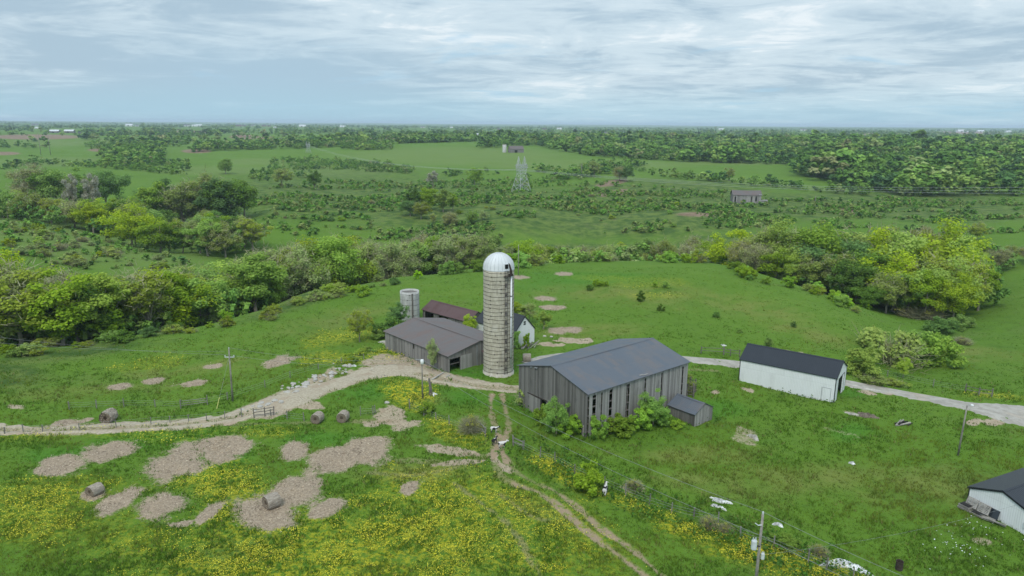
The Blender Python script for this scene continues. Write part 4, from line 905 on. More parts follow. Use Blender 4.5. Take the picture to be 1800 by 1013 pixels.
# grey barn standing alone in the right valley
p = G(1310, 357); o = thing('field_barn', p, -.10, 'lone grey board barn with a brownish roof under the power lines', 'barn')
L, W_, E_, RD = 18.5, 9, 5.6, 8.6
board_wall('side_wall', M['board_light'], o, (-L / 2, -W_ / 2), (L / 2, -W_ / 2), E_, holes=[(1.2, 2.0, .3, 4.6), (11.6, 12.3, -1, 4.8), (14.6, 15.5, 1.5, 4.8)], seed=51, w=.5)
board_wall('rear_wall', M['board'], o, (L / 2, W_ / 2), (-L / 2, W_ / 2), E_, seed=52, w=.5)
for sd_, se in ((-1, 53), (1, 54)):
    board_wall('gable_wall', M['board'], o, (sd_ * (L / 2 - .05), -sd_ * (-W_ / 2 + .06)) if sd_ < 0 else (L / 2 - .05, -W_ / 2 + .06), (sd_ * (L / 2 - .05), sd_ * (-W_ / 2 + .06)) if sd_ < 0 else (L / 2 - .05, W_ / 2 - .06), lambda s: gtop(W_, E_, RD, .15)(s + .06), seed=se, w=.5)
ro = gable_roof(o, L + .8, W_ + .8, E_, RD, M['roof_brown'], split=4, sag=.2, cap=False); ro.location = (-L / 2 - .4, -W_ / 2 - .4, .05)
q = MB(); q.box(L / 2 - 1.6, L / 2 + .3, -W_ / 2 - .3, -W_ / 2 + 1.4, E_ + .35, E_ + .5); q.build('roof_patch', M['far_tin'], o)
x_ = p.x + L / 2 + 1.2; o2 = thing('pale_hut', (x_, p.y - 4.5, gzs(x_, p.y - 4.5)), -.1, 'low pale board hut leaning on the lone grey field barn', 'hut')
q = MB(); q.hexa([(-3, -1.5, -.6), (2.6, -1.5, -.6), (2.6, 1.5, -.6), (-3, 1.5, -.6)], [(-3, -1.5, 1.9), (2.6, -1.5, 2.2), (2.6, 1.5, 2.4), (-3, 1.5, 2.1)]); q.build('wall', M['board_light'], o2)
q = MB(); q.hexa([(-3.2, -1.7, 1.95), (2.8, -1.7, 2.25), (2.8, 1.7, 2.45), (-3.2, 1.7, 2.15)], [(-3.2, -1.7, 2.05), (2.8, -1.7, 2.35), (2.8, 1.7, 2.55), (-3.2, 1.7, 2.25)]); q.build('roof', M['board_light'], o2)
# ------------------------------------------------------------------ hay bales
m, t = new_mat('hay'); oc = t.node('ShaderNodeTexCoord').outputs['Object']; oi = t.node('ShaderNodeObjectInfo').outputs['Random']
n_ = t.noise(t.vmul(oc, (1.2, 9, 9)), 1.6, 6, .75); n2_ = t.noise(oc, 1.1, 3); xyz = t.node('ShaderNodeSeparateXYZ', {0: oc})
c_ = t.mix(t.ramp(n_, .35, .65), (.19, .155, .125), (.40, .35, .29)); c_ = t.mix(t.math('MULTIPLY', t.ramp(n2_, .45, .7), .5), c_, (.33, .31, .28))
finish(t, c_, .95, n_, .9, .06, 0, .1); M['hay'] = m
m, t = new_mat('hay_end'); oc = t.node('ShaderNodeTexCoord').outputs['Object']; xyz = t.node('ShaderNodeSeparateXYZ', {0: t.vmul(oc, (0, 1, 1))})
ln = t.node('ShaderNodeVectorMath', {0: t.node('ShaderNodeCombineXYZ', {0: xyz.outputs[1], 1: t.math('SUBTRACT', xyz.outputs[2], .72)}).outputs[0]}, operation='LENGTH').outputs['Value']
n_ = t.noise(oc, 5, 5, .7); rg_ = t.math('SINE', t.math('ADD', t.math('MULTIPLY', ln, 38), t.math('MULTIPLY', n_, 5)))
c_ = t.mix(t.ramp(rg_, -.6, .6), (.15, .118, .088), (.29, .24, .185)); c_ = t.mix(t.ramp(ln, .36, .1), c_, (.10, .075, .055)); finish(t, c_, .95, rg_, .8, .04, 0, .1); M['hay_end'] = m
def bale_mesh(seed, R=.74, Lh=.68):
    rng = random.Random(seed); mb = MB(); n = 28; nx = 8; k0 = 0; rows = []
    for i in range(nx + 1):
        x = -Lh + 2 * Lh * i / nx; row = []
        for j in range(n):
            a = 2 * PI * j / n; r = R * (1 + rng.uniform(-.022, .022)) * (1 - (.06 if i in (0, nx) else 0)); z = r * math.sin(a)
            z = max(z, -R * .86); row.append((x + rng.uniform(-.02, .02), r * math.cos(a) * (1.03 if z < 0 else 1), z + .64))
        rows.append(row)
    vs = [p for r in rows for p in r]; fs = []
    for i in range(nx):
        for j in range(n): fs.append((i * n + j, i * n + (j + 1) % n, (i + 1) * n + (j + 1) % n, (i + 1) * n + j)[::-1])
    mb.add(vs, fs, 0)
    for i, sg in ((0, -1), (nx, 1)):
        prev = rows[i]; ctr_ = (-Lh * sg * -1, 0, .66)
        for f_, dx_ in ((.82, .0), (.55, -.03), (.28, -.05), (.10, -.02)):
            cur = [(p[0] * 0 + sg * (Lh + dx_) + rng.uniform(-.015, .015), p[1] * f_ / (.94) if False else p[1] * f_, (p[2] - .66) * f_ + .66) for p in rows[i]]
            k = len(mb.v); mb.add(prev + cur, [((j, (j + 1) % n, n + (j + 1) % n, n + j) if sg > 0 else (n + j, n + (j + 1) % n, (j + 1) % n, j)) for j in range(n)], 1); prev = cur
        mb.add(prev, [tuple(range(n)) if sg > 0 else tuple(range(n))[::-1]], 1)
    return mb
BALES = [(558, 742, 1.35, 1.02, 'round hay bale left of two bales beside the fence gap'), (603, 740, 1.45, 1.02, 'round hay bale right of two bales beside the fence gap'), (168, 869, 1.15, 1.0, 'sagging round hay bale in the flowery pasture at far left'), (478, 891, .80, 1.08, 'round hay bale lying on the largest brown litter patch'), (926, 635, .05, 1.0, 'weathered round hay bale between the tall silo and the big barn')]
for k, (u, v, a_, s_, lb) in enumerate(BALES):
    p = G(u, v); o = bale_mesh(60 + k).build('hay_bale', [M['hay'], M['hay_end']], None, p); o.rotation_euler = (R_(3), 0, a_ + (PI if k in (2,) else 0)); o.scale = (s_, s_, s_ * (1.0 if k != 2 else .85))
    tag(o, lb, 'hay bale', 'round hay bales')
p = G(192, 741); mb = bale_mesh(70); rng = random.Random(4)
mb.v = [(x * 1.1 + rng.uniform(-.06, .06), y * 1.05 + rng.uniform(-.07, .07), z * 1.05 + rng.uniform(-.06, .06)) for x, y, z in mb.v]
o = mb.build('hay_bale', [M['hay'], M['hay_end']], None, p); o.rotation_euler = (0, 0, 1.5); o.scale = (1.15, 1.1, 1.2); tag(o, 'crumbling half eaten round hay bale north of the gravel track', 'hay bale', 'round hay bales')
# ------------------------------------------------------------------ fences
def fence(name, pts, label, h=1.15, wires=(.35, .7, 1.0), pr=.07, mat='post', every=None, cat='fence', rails=None):
    P_ = [G(u, v) for u, v in pts]
    if every:
        Q = [P_[0]]
        for a, b_ in zip(P_[:-1], P_[1:]):
            n = max(1, round((b_ - a).length / every))
            for k in range(1, n + 1): q = a.lerp(b_, k / n); q.z = gzs(q.x, q.y); Q.append(q)
        P_ = Q
    o = thing(name, P_[0], 0, label, cat); rng = random.Random(len(label)); org = P_[0]
    for p in P_:
        q = MB(); hh = h * rng.uniform(.9, 1.15); d_ = p - org; q.tube([d_ + Vector((0, 0, -.4)), d_ + Vector((rng.uniform(-.1, .1), rng.uniform(-.1, .1), hh))], pr * rng.uniform(.8, 1.2), 6); q.build('post', M[mat], o)
    if rails:
        for a, b_ in zip(P_[:-1], P_[1:]):
            for z in rails: q = MB(); q.tube([a - org + Vector((0, .06, z)), b_ - org + Vector((0, .06, z + rng.uniform(-.08, .08)))], .055, 4); q.build('rail', M[mat], o)
    for z in wires or ():
        q = MB(); q.tube([p - org + Vector((0, 0, z)) for p in P_], .011, 3); q.build('wire', M['wire'], o)
    return o
fence('wire_fence', [(-30, 770), (8, 764), (75, 760), (140, 757), (205, 752), (265, 747), (332, 742), (395, 736), (425, 733)], 'wire fence on thin posts along the near side of the gravel track', every=3.2)
fence('wire_fence', [(476, 731), (505, 738), (535, 741)], 'short wire fence right of the rusty gate beside the track', every=2.5)
fence('wire_fence', [(122, 720), (170, 718), (218, 716), (273, 716), (318, 718)], 'sagging wire fence in the left pasture left of the pale gate', h=1.3)
fence('wire_fence', [(365, 711), (400, 703), (466, 682), (510, 664), (560, 650), (600, 640), (640, 632)], 'wire fence running up behind the rubble bank to the low barn', every=4)
fence('wire_fence', [(634, 731), (656, 730), (660, 727)], 'short posts and wire right of the two hay bales', h=1.4)
fence('wire_fence', [(720, 718), (745, 731), (790, 748), (824, 762), (853, 768)], 'wire fence from the green bush to the calf gap', every=3.0, h=1.3)
fence('wire_fence', [(902, 783), (919, 791), (949, 806), (976, 815), (1010, 833), (1062, 855), (1100, 872), (1141, 889), (1180, 902), (1219, 912), (1262, 922), (1301, 946), (1360, 965), (1420, 990), (1452, 1003), (1500, 1022)], 'long wire fence from the calf gap down to the bottom right', every=3.4, h=1.35)
fence('rail_gate', [(903, 784), (920, 791)], 'short grey rail panel at the right of the calf gap', rails=(.5, 1.1), wires=None, h=1.3, cat='fence panel')
fence('rail_gate', [(838, 752), (853, 768)], 'short grey rail panel below the bare bush left of the calf gap', rails=(.5, 1.1), wires=None, h=1.3, cat='fence panel')
fence('field_gate', [(318, 718), (365, 712)], 'pale tube gate in the left pasture fence', rails=(.4, .75, 1.1), wires=None, h=1.4, mat='post', cat='gate')
fence('field_gate', [(447, 735), (466, 733), (481, 730)], 'small rusty rail gate beside the red dirt of the track', rails=(.4, .8, 1.2), wires=None, h=1.3, mat='timber', cat='gate')
fence('rail_fence', [(1697, 690), (1720, 696), (1743, 698)], 'dark wooden rail fence beyond the concrete drive at the right', rails=(.5, 1.05), wires=None, pr=.1, mat='timber', h=1.4)
fence('rail_fence', [(1232, 622), (1272, 624), (1284, 626), (1300, 628)], 'dark wooden rail fence behind the drive left of the long white shed', rails=(.6, 1.1), wires=None, pr=.1, mat='timber', h=1.4)
fence('wire_fence', [(1502, 648), (1560, 662), (1640, 680), (1697, 690)], 'wire fence along the far side of the concrete drive', every=5)
# loading pen behind the lean shed, stock tank, gate posts
fence('cattle_pen', [(1196, 694), (1207, 697), (1219, 699), (1222, 690), (1212, 682)], 'dark wooden loading pen at the far corner of the big barn', rails=(.4, .8, 1.2, 1.6), wires=None, pr=.12, mat='timber', h=2.0, cat='pen')
p = G(1182, 693); o = thing('stock_tank', p + Vector((-.4, -.6, .3)), .7, 'pale galvanised stock tank between the big barn and the lean shed', 'tank')
q = MB(); q.lathe([(.95, 0), (1.0, .05), (1.0, .95), (1.04, 1.0), (1.0, 1.02), (.94, .96), (.94, .3)], 24); k = q.build('body', M['galv'], o, smooth=False); k.scale = (1.35, .8, 1)
q = MB(); q.lathe([(.01, .82), (.94, .82)], 24); k = q.build('water', M['glass'], o); k.scale = (1.35, .8, 1)
p = G(1166, 706); o = thing('scrap_heap', p, .5, 'heap of broken grey boards and pale scraps at the lean shed roof', 'scrap'); rng = random.Random(5)
for k in range(14):
    q = MB(); a = rng.uniform(0, 3); x, y = rng.uniform(-1, 1), rng.uniform(-.7, .7); l = rng.uniform(.3, .8); q.tube([(x - l * math.cos(a), y - l * math.sin(a), rng.uniform(.1, 1.5)), (x + l * math.cos(a), y + l * math.sin(a), rng.uniform(.3, 1.7))], .08, 4); q.build('board', M['timber_pale'] if k % 2 else M['timber'], o)
p = G(757, 694); o = thing('broken_stump', p, 0, 'leaning dark broken tree stump beside the yard lamp pole', 'stump')
q = MB(); q.tube([(0, 0, -.3), (.02, 0, .8), (-.12, .05, 1.9), (-.2, .05, 2.6)], [.3, .24, .2, .12], 8); q.build('trunk', M['timber'], o); q = MB(); q.tube([(-.1, .05, 1.6), (.25, 0, 2.1)], [.12, .05], 6); q.build('broken_limb', M['timber'], o)
for (u0, v0, u1, v1, lb) in ((759, 669, 780, 657, 'pale broken plank lying across the gravel track by the low barn'), (784, 664, 791, 662, 'short pale plank lying before the barn door')):
    a, b_ = G(u0, v0), G(u1, v1); q = MB(); q.tube([a + Vector((0, 0, .12)), b_ + Vector((0, 0, .2))], .14, 4); tag(q.build('plank', M['stone']), lb, 'plank')
# ------------------------------------------------------------------ calves
def calf_mesh(seed):
    mb = MB(); rng = random.Random(seed)
    sp_ = [(-.50, .66, .13, .15), (-.42, .67, .17, .19), (-.2, .66, .19, .22), (.05, .65, .19, .22), (.25, .67, .18, .20), (.38, .72, .14, .16), (.48, .82, .095, .115), (.56, .90, .085, .10), (.64, .92, .085, .10), (.74, .88, .065, .075), (.82, .84, .05, .055)]
    n = 12; k = 0
    for x, z, ry, rz_ in sp_:
        for j in range(n): a = 2 * PI * j / n; mb.v.append((x, ry * math.cos(a), z + rz_ * math.sin(a)))
    for i in range(len(sp_) - 1):
        for j in range(n): mb.f.append((i * n + j, i * n + (j + 1) % n, (i + 1) * n + (j + 1) % n, (i + 1) * n + j)[::-1]); mb.m.append(0)
    mb.f.append(tuple(range(n))); mb.m.append(0); e = (len(sp_) - 1) * n; mb.f.append(tuple(e + j for j in range(n))[::-1]); mb.m.append(0)
    for y in (-.11, .11):
        sw = rng.uniform(-.06, .06)
        mb.tube([(-.38, y, .66), (-.34, y * 1.05, .48), (-.46 + sw, y, .30), (-.42 + sw, y, .06), (-.39 + sw, y, 0)], [.12, .085, .045, .035, .042], 8)
        mb.tube([(.27, y, .62), (.29 - sw, y, .42), (.28 - sw, y, .28), (.28 - sw, y, .06), (.30 - sw, y, 0)], [.10, .065, .04, .033, .04], 8)
        mb.tube([(.60, y * .7, .97), (.58, y * 1.3, .98), (.57, y * 1.75, .95)], [.025, .045, .008], 6)
    mb.tube([(-.5, 0, .74), (-.58, 0, .6), (-.57, .02, .35)], [.03, .018, .025], 6)
    return mb
def calf_mat(name, off, amt):
    m, t = new_mat(name); oc = t.node('ShaderNodeTexCoord').outputs['Object']; n_ = t.noise(t.node('ShaderNodeVectorMath', {0: oc, 1: off}, operation='ADD').outputs[0], 2.2, 1, .4)
    finish(t, t.mix(t.ramp(n_, amt - .02, amt + .02), (.025, .023, .025), (.58, .56, .54)), .85, None, spec=.2); return m
for k, (u, v, a_, s_, am, lb) in enumerate(((869, 761, -.15, 1.0, .47, 'black and white calf farthest up the worn rut of the calf gap'), (869, 781, 1.0, .95, .60, 'mostly black calf at the left of the calf gap'), (883, 788, .25, 1.05, .42, 'mostly white calf at the right of the calf gap'), (1063, 870, 1.25, 1.25, .52, 'black and white calf beside the big bush on the long fence'))):
    o = thing('calf', G(u, v), a_, lb, 'calf', 'calves at the fence'); bo = calf_mesh(k).build('body', calf_mat('calf_coat', (k * 3.1, k * 1.7, k), am), o, smooth=True); o.scale = (s_, s_, s_)
# ------------------------------------------------------------------ pallets at the garage
gw = Matrix.Translation((53.83, 65.57, -1.6)) @ Matrix.Rotation(.45, 4, 'Z')
def pallet(name, loc, rot, label, mat):
    o = thing(name, loc, 0, label, 'pallet', 'pallets by the garage'); o.rotation_euler = rot
    for k in range(7): q = MB(); q.box(-.6, .6, -.5 + k * .155, -.5 + k * .155 + .1, .12, .145); q.build('slat', mat, o)
    for x in (-.58, -.05, .48): q = MB(); q.box(x, x + .1, -.5, .53, .02, .117); q.build('bearer', mat, o)
    for y in (-.5, 0, .43): q = MB(); q.box(-.6, .6, y, y + .1, 0, .017); q.build('bottom_slat', mat, o)
    return o
gzr = lambda x, y: gw @ Vector((x, y, 0))
for k, (x, y, z, rx_, rzz, lb) in enumerate(((-.75, 6.6, .05, 0, .45 + PI / 2, 'leftmost low pallet of the garage pallets'), (-.75, 5.3, .05, 0, .5 + PI / 2, 'second low pallet from the garage corner'), (-.70, 6.55, .32, 0, .40 + PI / 2, 'upper pallet stacked on the leftmost low pallet'), (-.30, 6.2, .75, R_(62), .45 - PI / 2, 'pallet leaning upright against the garage wall'), (-.28, 4.9, .70, R_(62), .45 - PI / 2, 'second pallet leaning against the garage wall'), (-.70, 4.1, .05, R_(8), .75 + PI / 2, 'crooked pallet at the right end of the garage pallets'))):
    w_ = gw @ Vector((x, y, 0)); g_ = gzs(w_.x, w_.y); pallet('pallet', (w_.x, w_.y, g_ + z + .05), (rx_, 0, rzz), lb, M['timber_pale'])
for k, (x, y, z, lb) in enumerate(((-.78, 6.5, .62, 'dark mat on the left pallets'), (-.8, 5.2, .34, 'dark mat on the right pallets'))):
    w_ = gw @ Vector((x, y, 0)); q = MB(); q.box(-.5, .5, -.42, .42, 0, .05); o = q.build('rubber_mat', M['char'], None, (w_.x, w_.y, gzs(w_.x, w_.y) + z)); o.rotation_euler = (0, 0, .45 + PI / 2); tag(o, lb, 'mat')
w_ = gw @ Vector((-.25, 4.2, 0)); q = MB(); q.hexa([(-.7, -.03, 0), (.7, -.03, 0), (.7, .03, 0), (-.7, .03, 0)], [(-.7, .3, 1.0), (.7, .3, 1.0), (.7, .36, 1.0), (-.7, .36, 1.0)])
o = q.build('window_sash', M['glass'], None, (w_.x, w_.y, gzs(w_.x, w_.y) + .1)); o.rotation_euler = (0, 0, .45 - PI / 2); tag(o, 'old dark glazed sash leaning on the garage wall', 'window')
for k in range(3):
    w_ = gw @ Vector((-.6 - k * .12, 3.4 - k * .1, 0)); q = MB(); q.tube([(-.9, 0, .1 + k * .12), (.9, .1 * k, .16 + k * .12)], .08, 4); o = q.build('beam', M['timber_pale'], None, (w_.x, w_.y, gzs(w_.x, w_.y))); o.rotation_euler = (0, 0, .45 + PI / 2 + .1 * k); tag(o, ('lowest', 'middle', 'topmost')[k] + ' short pale beam right of the garage pallets', 'beam')
# ------------------------------------------------------------------ rubbish, stones, burnt heap
def crumpled(name, u, v, lx, ly, rz, label, cat, mat, seed, hz=.35):
    rng = np.random.RandomState(seed); n = 14; p = G(u, v); xs, ys = np.meshgrid(np.linspace(-1, 1, n), np.linspace(-1, 1, n))
    a = np.arctan2(ys, xs); rr_ = 1 + .3 * np.sin(a * 3 + seed) + .18 * np.sin(a * 5 + 2 * seed); X = xs * lx * rr_; Y = ys * ly * rr_
    c, s_ = math.cos(rz), math.sin(rz); WX = p.x + X * c - Y * s_; WY = p.y + X * s_ + Y * c
    Z = gz(WX, WY) + .06 + hz * rng.rand(n, n) * (1 - .7 * np.maximum(abs(xs), abs(ys)))
    Z = np.where(np.maximum(abs(xs), abs(ys)) > .99, gz(WX, WY) - .05, Z)
    ix = np.arange(n * n).reshape(n, n); fq = np.stack([ix[:-1, :-1], ix[:-1, 1:], ix[1:, 1:], ix[1:, :-1]], -1).reshape(-1, 4)
    V = np.stack([WX - p.x, WY - p.y, Z - p.z], -1).reshape(-1, 3); o = link(name, np_mesh(name, V, [fq], [mat]), None, p); return tag(o, label, cat)
crumpled('tarp', 1268, 882, .95, .28, -.4, 'crumpled white plastic sheet in the weeds beyond the long fence', 'tarp', M['tarp'], 1)
crumpled('tarp', 1262, 892, .75, .22, -.6, 'narrow white plastic strip just below the crumpled sheet', 'tarp', M['tarp'], 2)
crumpled('tarp', 1485, 994, 1.9, .75, -.25, 'large white plastic sheet by the fence at the bottom right', 'tarp', M['tarp'], 3, .3)
crumpled('tarp', 1368, 924, .5, .25, -.4, 'small white scrap beside the transformer pole', 'rubbish', M['tarp'], 4)
crumpled('scrap', 1497, 815, .35, .25, 0, 'small white scrap alone in the wide lawn', 'rubbish', M['tarp'], 5, .25)
crumpled('scrap', 1500, 729, .9, .3, -.5, 'pale rubble strip in the lawn below the long white shed', 'rubble', M['stone'], 6, .3)
crumpled('scrap', 1326, 770, .4, .7, .3, 'pale stump chip pile in the lawn right of the lean shed', 'rubble', M['stone'], 7, .5)
crumpled('brush_heap', 1525, 733, 1.2, .5, -.3, 'low grey brush heap in the lawn below the long white shed', 'brush heap', M['brushwood'], 8, .7)
crumpled('scrap', 762, 693, .3, .5, .6, 'white scrap at the foot of the dark stump', 'rubbish', M['tarp'], 9, .3)
crumpled('scrap', 622, 644, .4, .3, .2, 'white feed sack at the edge of the farmyard', 'sack', M['tarp'], 10, .4)
crumpled('scrap', 1520, 683, 2.0, .35, -.35, 'pale gravel strip in front of the long white shed', 'rubble', M['stone'], 12, .12)
crumpled('scrap', 688, 600, 1.8, .8, .3, 'pale rubble slab beside the far corner of the low barn', 'rubble', M['stone'], 13, .25)
crumpled('scrap', 1272, 608, .4, .3, 0, 'white sack beside the rail fence behind the drive', 'sack', M['tarp'], 14, .3)
o = thing('burnt_heap', G(1588, 746), .2, 'burnt heap of charred poles and grey wood in the lawn', 'burnt heap'); rng = random.Random(9)
for k in range(10):
    q = MB(); a = rng.uniform(-.5, .6); x, y = rng.uniform(-.9, .9), rng.uniform(-.5, .5); l = rng.uniform(.5, 1.1); q.tube([(x - l * math.cos(a), y - l * math.sin(a), .08 + rng.uniform(0, .2)), (x + l * math.cos(a), y + l * math.sin(a), .1 + rng.uniform(0, .5))], rng.uniform(.06, .13), 6); q.build('log', M['char'] if k % 3 else M['timber_pale'], o)
q = MB(); q.lathe([(.33, -.05), (.34, .1), (.32, .3), (.34, .5), (.32, .7), (.34, .88), (.30, .88), (.30, .5), (.01, .45)], 18); o = q.build('burn_barrel', M['steel_rust'], None, G(1580, 1001)); tag(o, 'dark rusty barrel in the grass at the bottom right', 'barrel')
def stone_mesh(seed):
    rng = random.Random(seed); bm = bmesh.new(); bmesh.ops.create_icosphere(bm, subdivisions=2, radius=1)
    for v_ in bm.verts: v_.co *= rng.uniform(.8, 1.12); v_.co.x *= 1.3; v_.co.z *= .65
    me = bpy.data.meshes.new('stone'); bm.to_mesh(me); bm.free(); me.materials.append(M['stone']); return me
sm = [stone_mesh(k) for k in range(5)]; rng = random.Random(12)
for k in range(90):
    s_ = rng.random(); u = 500 + s_ * 120 + rng.gauss(0, 8); v = 690 - s_ * 46 + rng.gauss(0, 5); rr_ = rng.choice((.12, .16, .2, .28, .4))
    if k > 74: u = 425 + rng.random() * 70; v = 722 - (u - 425) * .22 + rng.gauss(0, 2.5)
    o = link('stone', sm[k % 5], None, G(u, v) + Vector((0, 0, rr_ * .25))); o.scale = (rr_, rr_, rr_ * rng.uniform(.7, 1.2)); o.rotation_euler = (0, 0, rng.uniform(0, 6)); tag(o, 'pale rock among the rubble bank along the upper edge of the gravel track', 'stone', 'rocks of the rubble bank')
for (u, v, r_, lb) in ((957, 592, .28, 'left of two white stones by the white outhouse'), (969, 593, .26, 'right of two white stones by the white outhouse'), (680, 709, .3, 'white stone at the pale dirt patch by the flowers'), (883, 790, .0, '')):
    if r_: o = link('stone', sm[1], None, G(u, v) + Vector((0, 0, .1))); o.scale = (r_, r_, r_); tag(o, lb, 'stone')
# ------------------------------------------------------------------ vegetation
def leaf_mat(name, col, col2, trans=.45, attr=False):
    m, t = new_mat(name); g = t.node('ShaderNodeNewGeometry').outputs['Random Per Island']; oi = t.node('ShaderNodeObjectInfo').outputs['Random']
    c = t.mix(t.ramp(g, .1, .9), col, col2)
    if attr: c = t.mix(1.0, c, t.node('ShaderNodeVertexColor', layer_name='tint').outputs[0], 'MULTIPLY')
    else:
        hs = t.node('ShaderNodeHueSaturation', {'Hue': t.ramp(oi, 0, 1, .488, .508), 'Saturation': t.ramp(oi, .2, .9, 1.08, .88), 'Value': t.math('ADD', .80, t.math('MULTIPLY', t.math('FRACT', t.math('MULTIPLY', oi, 7.3)), .42)), 'Color': c}); c = hs.outputs[0]
    b = t.node('ShaderNodeBsdfDiffuse', {'Color': c}); tr = t.node('ShaderNodeBsdfTranslucent', {'Color': t.scale(c, 1.15)}); mx = t.node('ShaderNodeMixShader', {0: trans, 1: b.outputs[0], 2: tr.outputs[0]})
    o = t.node('ShaderNodeOutputMaterial'); t.l.new(mx.outputs[0], o.inputs[0]); return m
LM = {'green': leaf_mat('leaf_green', (0.198, 0.322, 0.047), (0.305, 0.449, 0.070)), 'yellow': leaf_mat('leaf_yellow_green', (0.281, 0.394, 0.047), (0.413, 0.536, 0.074)), 'dark': leaf_mat('leaf_dark_green', (0.109, 0.205, 0.047), (0.182, 0.308, 0.067)),
      'pale': leaf_mat('leaf_grey_green', (0.289, 0.370, 0.109), (0.413, 0.503, 0.161)), 'olive': leaf_mat('leaf_olive', (0.256, 0.339, 0.064), (0.372, 0.456, 0.095)), 'blossom': leaf_mat('white_blossom', (.30, .31, .22), (.46, .44, .37)), 'bare': leaf_mat('leaf_sparse', (0.305, 0.339, 0.095), (0.429, 0.456, 0.139)),
      'cedar': leaf_mat('cedar_green', (0.074, 0.150, 0.047), (0.124, 0.221, 0.074), .1), 'bright': leaf_mat('leaf_bright', (0.239, 0.418, 0.049), (0.347, 0.567, 0.076))}
BARK = plain('bark', (.29, .26, .21), .95, .4, 3); TWIG = plain('twigs', (.30, .295, .17), .95, .3, 2)
def quads_from(P, N, size, rng, aspect=1.0, axis=None):
    """leaf clumps: one quad per point, facing N"""
    n = len(P); N = N / (np.linalg.norm(N, axis=1)[:, None] + 1e-9)
    a = rng.normal(size=(n, 3)) if axis is None else axis
    a = a - N * (a * N).sum(1)[:, None]; a /= np.linalg.norm(a, axis=1)[:, None] + 1e-9; b = np.cross(N, a)
    s = (size * (.7 + .6 * rng.rand(n)))[:, None] * .5
    sa = s; sb = s * aspect
    k = .55 + .5 * rng.rand(n, 1)
    V = np.stack([P - a * sa - b * sb * k, P + a * sa * k - b * sb, P + a * sa + b * sb * k, P - a * sa * k + b * sb], 1).reshape(-1, 3)
    return V
def crown_points(rng, H, R, zb, ncl, nl, shape='round', low=0.0):
    zc, hz = (H + zb) / 2, (H - zb) / 2
    lob = rng.uniform(.72, 1.15, 9); ph = rng.uniform(0, 6.28, 3)
    C = []; 
    while len(C) < ncl:
        d = rng.normal(size=3); d /= np.linalg.norm(d); r = rng.rand() ** .42
        az = math.atan2(d[1], d[0]); f = lob[int((az + PI) / (2 * PI) * 8.99)] * (1 + .14 * math.sin(2 * az + ph[0])) 
        if shape == 'cone':
            z = rng.rand() ** 1.25; rad = R * (1 - z) * (.85 + .3 * rng.rand()); p = (math.cos(az) * rad * r, math.sin(az) * rad * r, zb + z * (H - zb))
        else:
            k = 1.0 if d[2] > 0 else .92
            p = (d[0] * R * r * f, d[1] * R * r * f, zc + d[2] * hz * r * k * (.86 + .2 * rng.rand()))
        C.append(p)
    C = np.array(C); rc = R * (rng.uniform(.17, .34, ncl) if shape != 'cone' else rng.uniform(.10, .2, ncl))
    w = rc ** 2; idx = rng.choice(ncl, nl, p=w / w.sum())
    d = rng.normal(size=(nl, 3)); d /= np.linalg.norm(d, axis=1)[:, None]; rr = rng.rand(nl) ** .45
    P = C[idx] + d * (rr * rc[idx])[:, None] * np.array([1, 1, .72])
    N = d * .8 + rng.normal(size=(nl, 3)) * .5 + np.array([0, 0, .95])
    ok = P[:, 2] > low; return P[ok], N[ok], C
def limbs(mb, rng, H, zb, C, n, r0, stem=1):
    for s in range(stem):
        lx, ly = rng.uniform(-.06, .06) * H, rng.uniform(-.06, .06) * H
        if stem > 1: lx, ly = rng.uniform(-.22, .22) * H, rng.uniform(-.22, .22) * H
        top = Vector((lx, ly, H * .80)); base = Vector((lx * .15, ly * .15, -.4)); m1 = base.lerp(top, .4) + Vector((rng.uniform(-.02, .02) * H, rng.uniform(-.02, .02) * H, 0))
        mb.tube([base, base.lerp(m1, .5), m1, m1.lerp(top, .5), top], [r0 * 1.25, r0, r0 * .75, r0 * .45, r0 * .12], 7)
        pick = rng.choice(len(C), min(n, len(C)), replace=False)
        for i in pick:
            c = Vector(C[i]); f = rng.uniform(.3, .85); f = min(f, max(.12, (c.z / (H * .8)) * .8)); st = base.lerp(m1, f / .5) if f < .5 else m1.lerp(top, (f - .5) / .5)
            md = st.lerp(c, .5) + Vector((0, 0, rng.uniform(-.02, .05) * H)); rr = r0 * .42 * (1 - f * .6)
            mb.tube([st, md, c], [rr, rr * .6, rr * .15], 4, cap=False)
def make_tree(seed, kind, R=4.0, zb=2.2, ncl=46, nl=8600, ls=.225, shape='round', twigs=0, nlimb=14, r0=.2, stem=1, H=10.0):
    rng = np.random.RandomState(seed); P, N, C = crown_points(rng, H, R, zb, ncl, nl, shape, low=.1)
    V = quads_from(P, N, ls, rng); mi = np.zeros(len(P), np.int32); vs = [V]
    if twigs:
        i = rng.choice(len(C), twigs); d = rng.normal(size=(twigs, 3)); d[:, 2] = np.abs(d[:, 2]) * .9 + .25; d /= np.linalg.norm(d, axis=1)[:, None]
        st = C[i] + rng.normal(size=(twigs, 3)) * R * .17; L = rng.uniform(.5, 1.5, twigs) * R * .22
        a = d * L[:, None]; w = np.cross(d, rng.normal(size=(twigs, 3))); w /= np.linalg.norm(w, axis=1)[:, None]; w *= .035 * (.6 + rng.rand(twigs, 1))
        T = np.stack([st - w, st + w, st + a + w * .3, st + a - w * .3], 1).reshape(-1, 3); vs.append(T); mi = np.concatenate([mi, np.ones(twigs, np.int32)])
    V = np.concatenate(vs); q = np.arange(len(V)).reshape(-1, 4)
    cm = np_mesh('crown', V, [q], [LM[kind], TWIG], mi)
    mb = MB(); limbs(mb, rng, H, zb, C, nlimb, r0, stem); o = mb.build('trunk', BARK); tm = o.data; bpy.data.objects.remove(o)
    return cm, tm
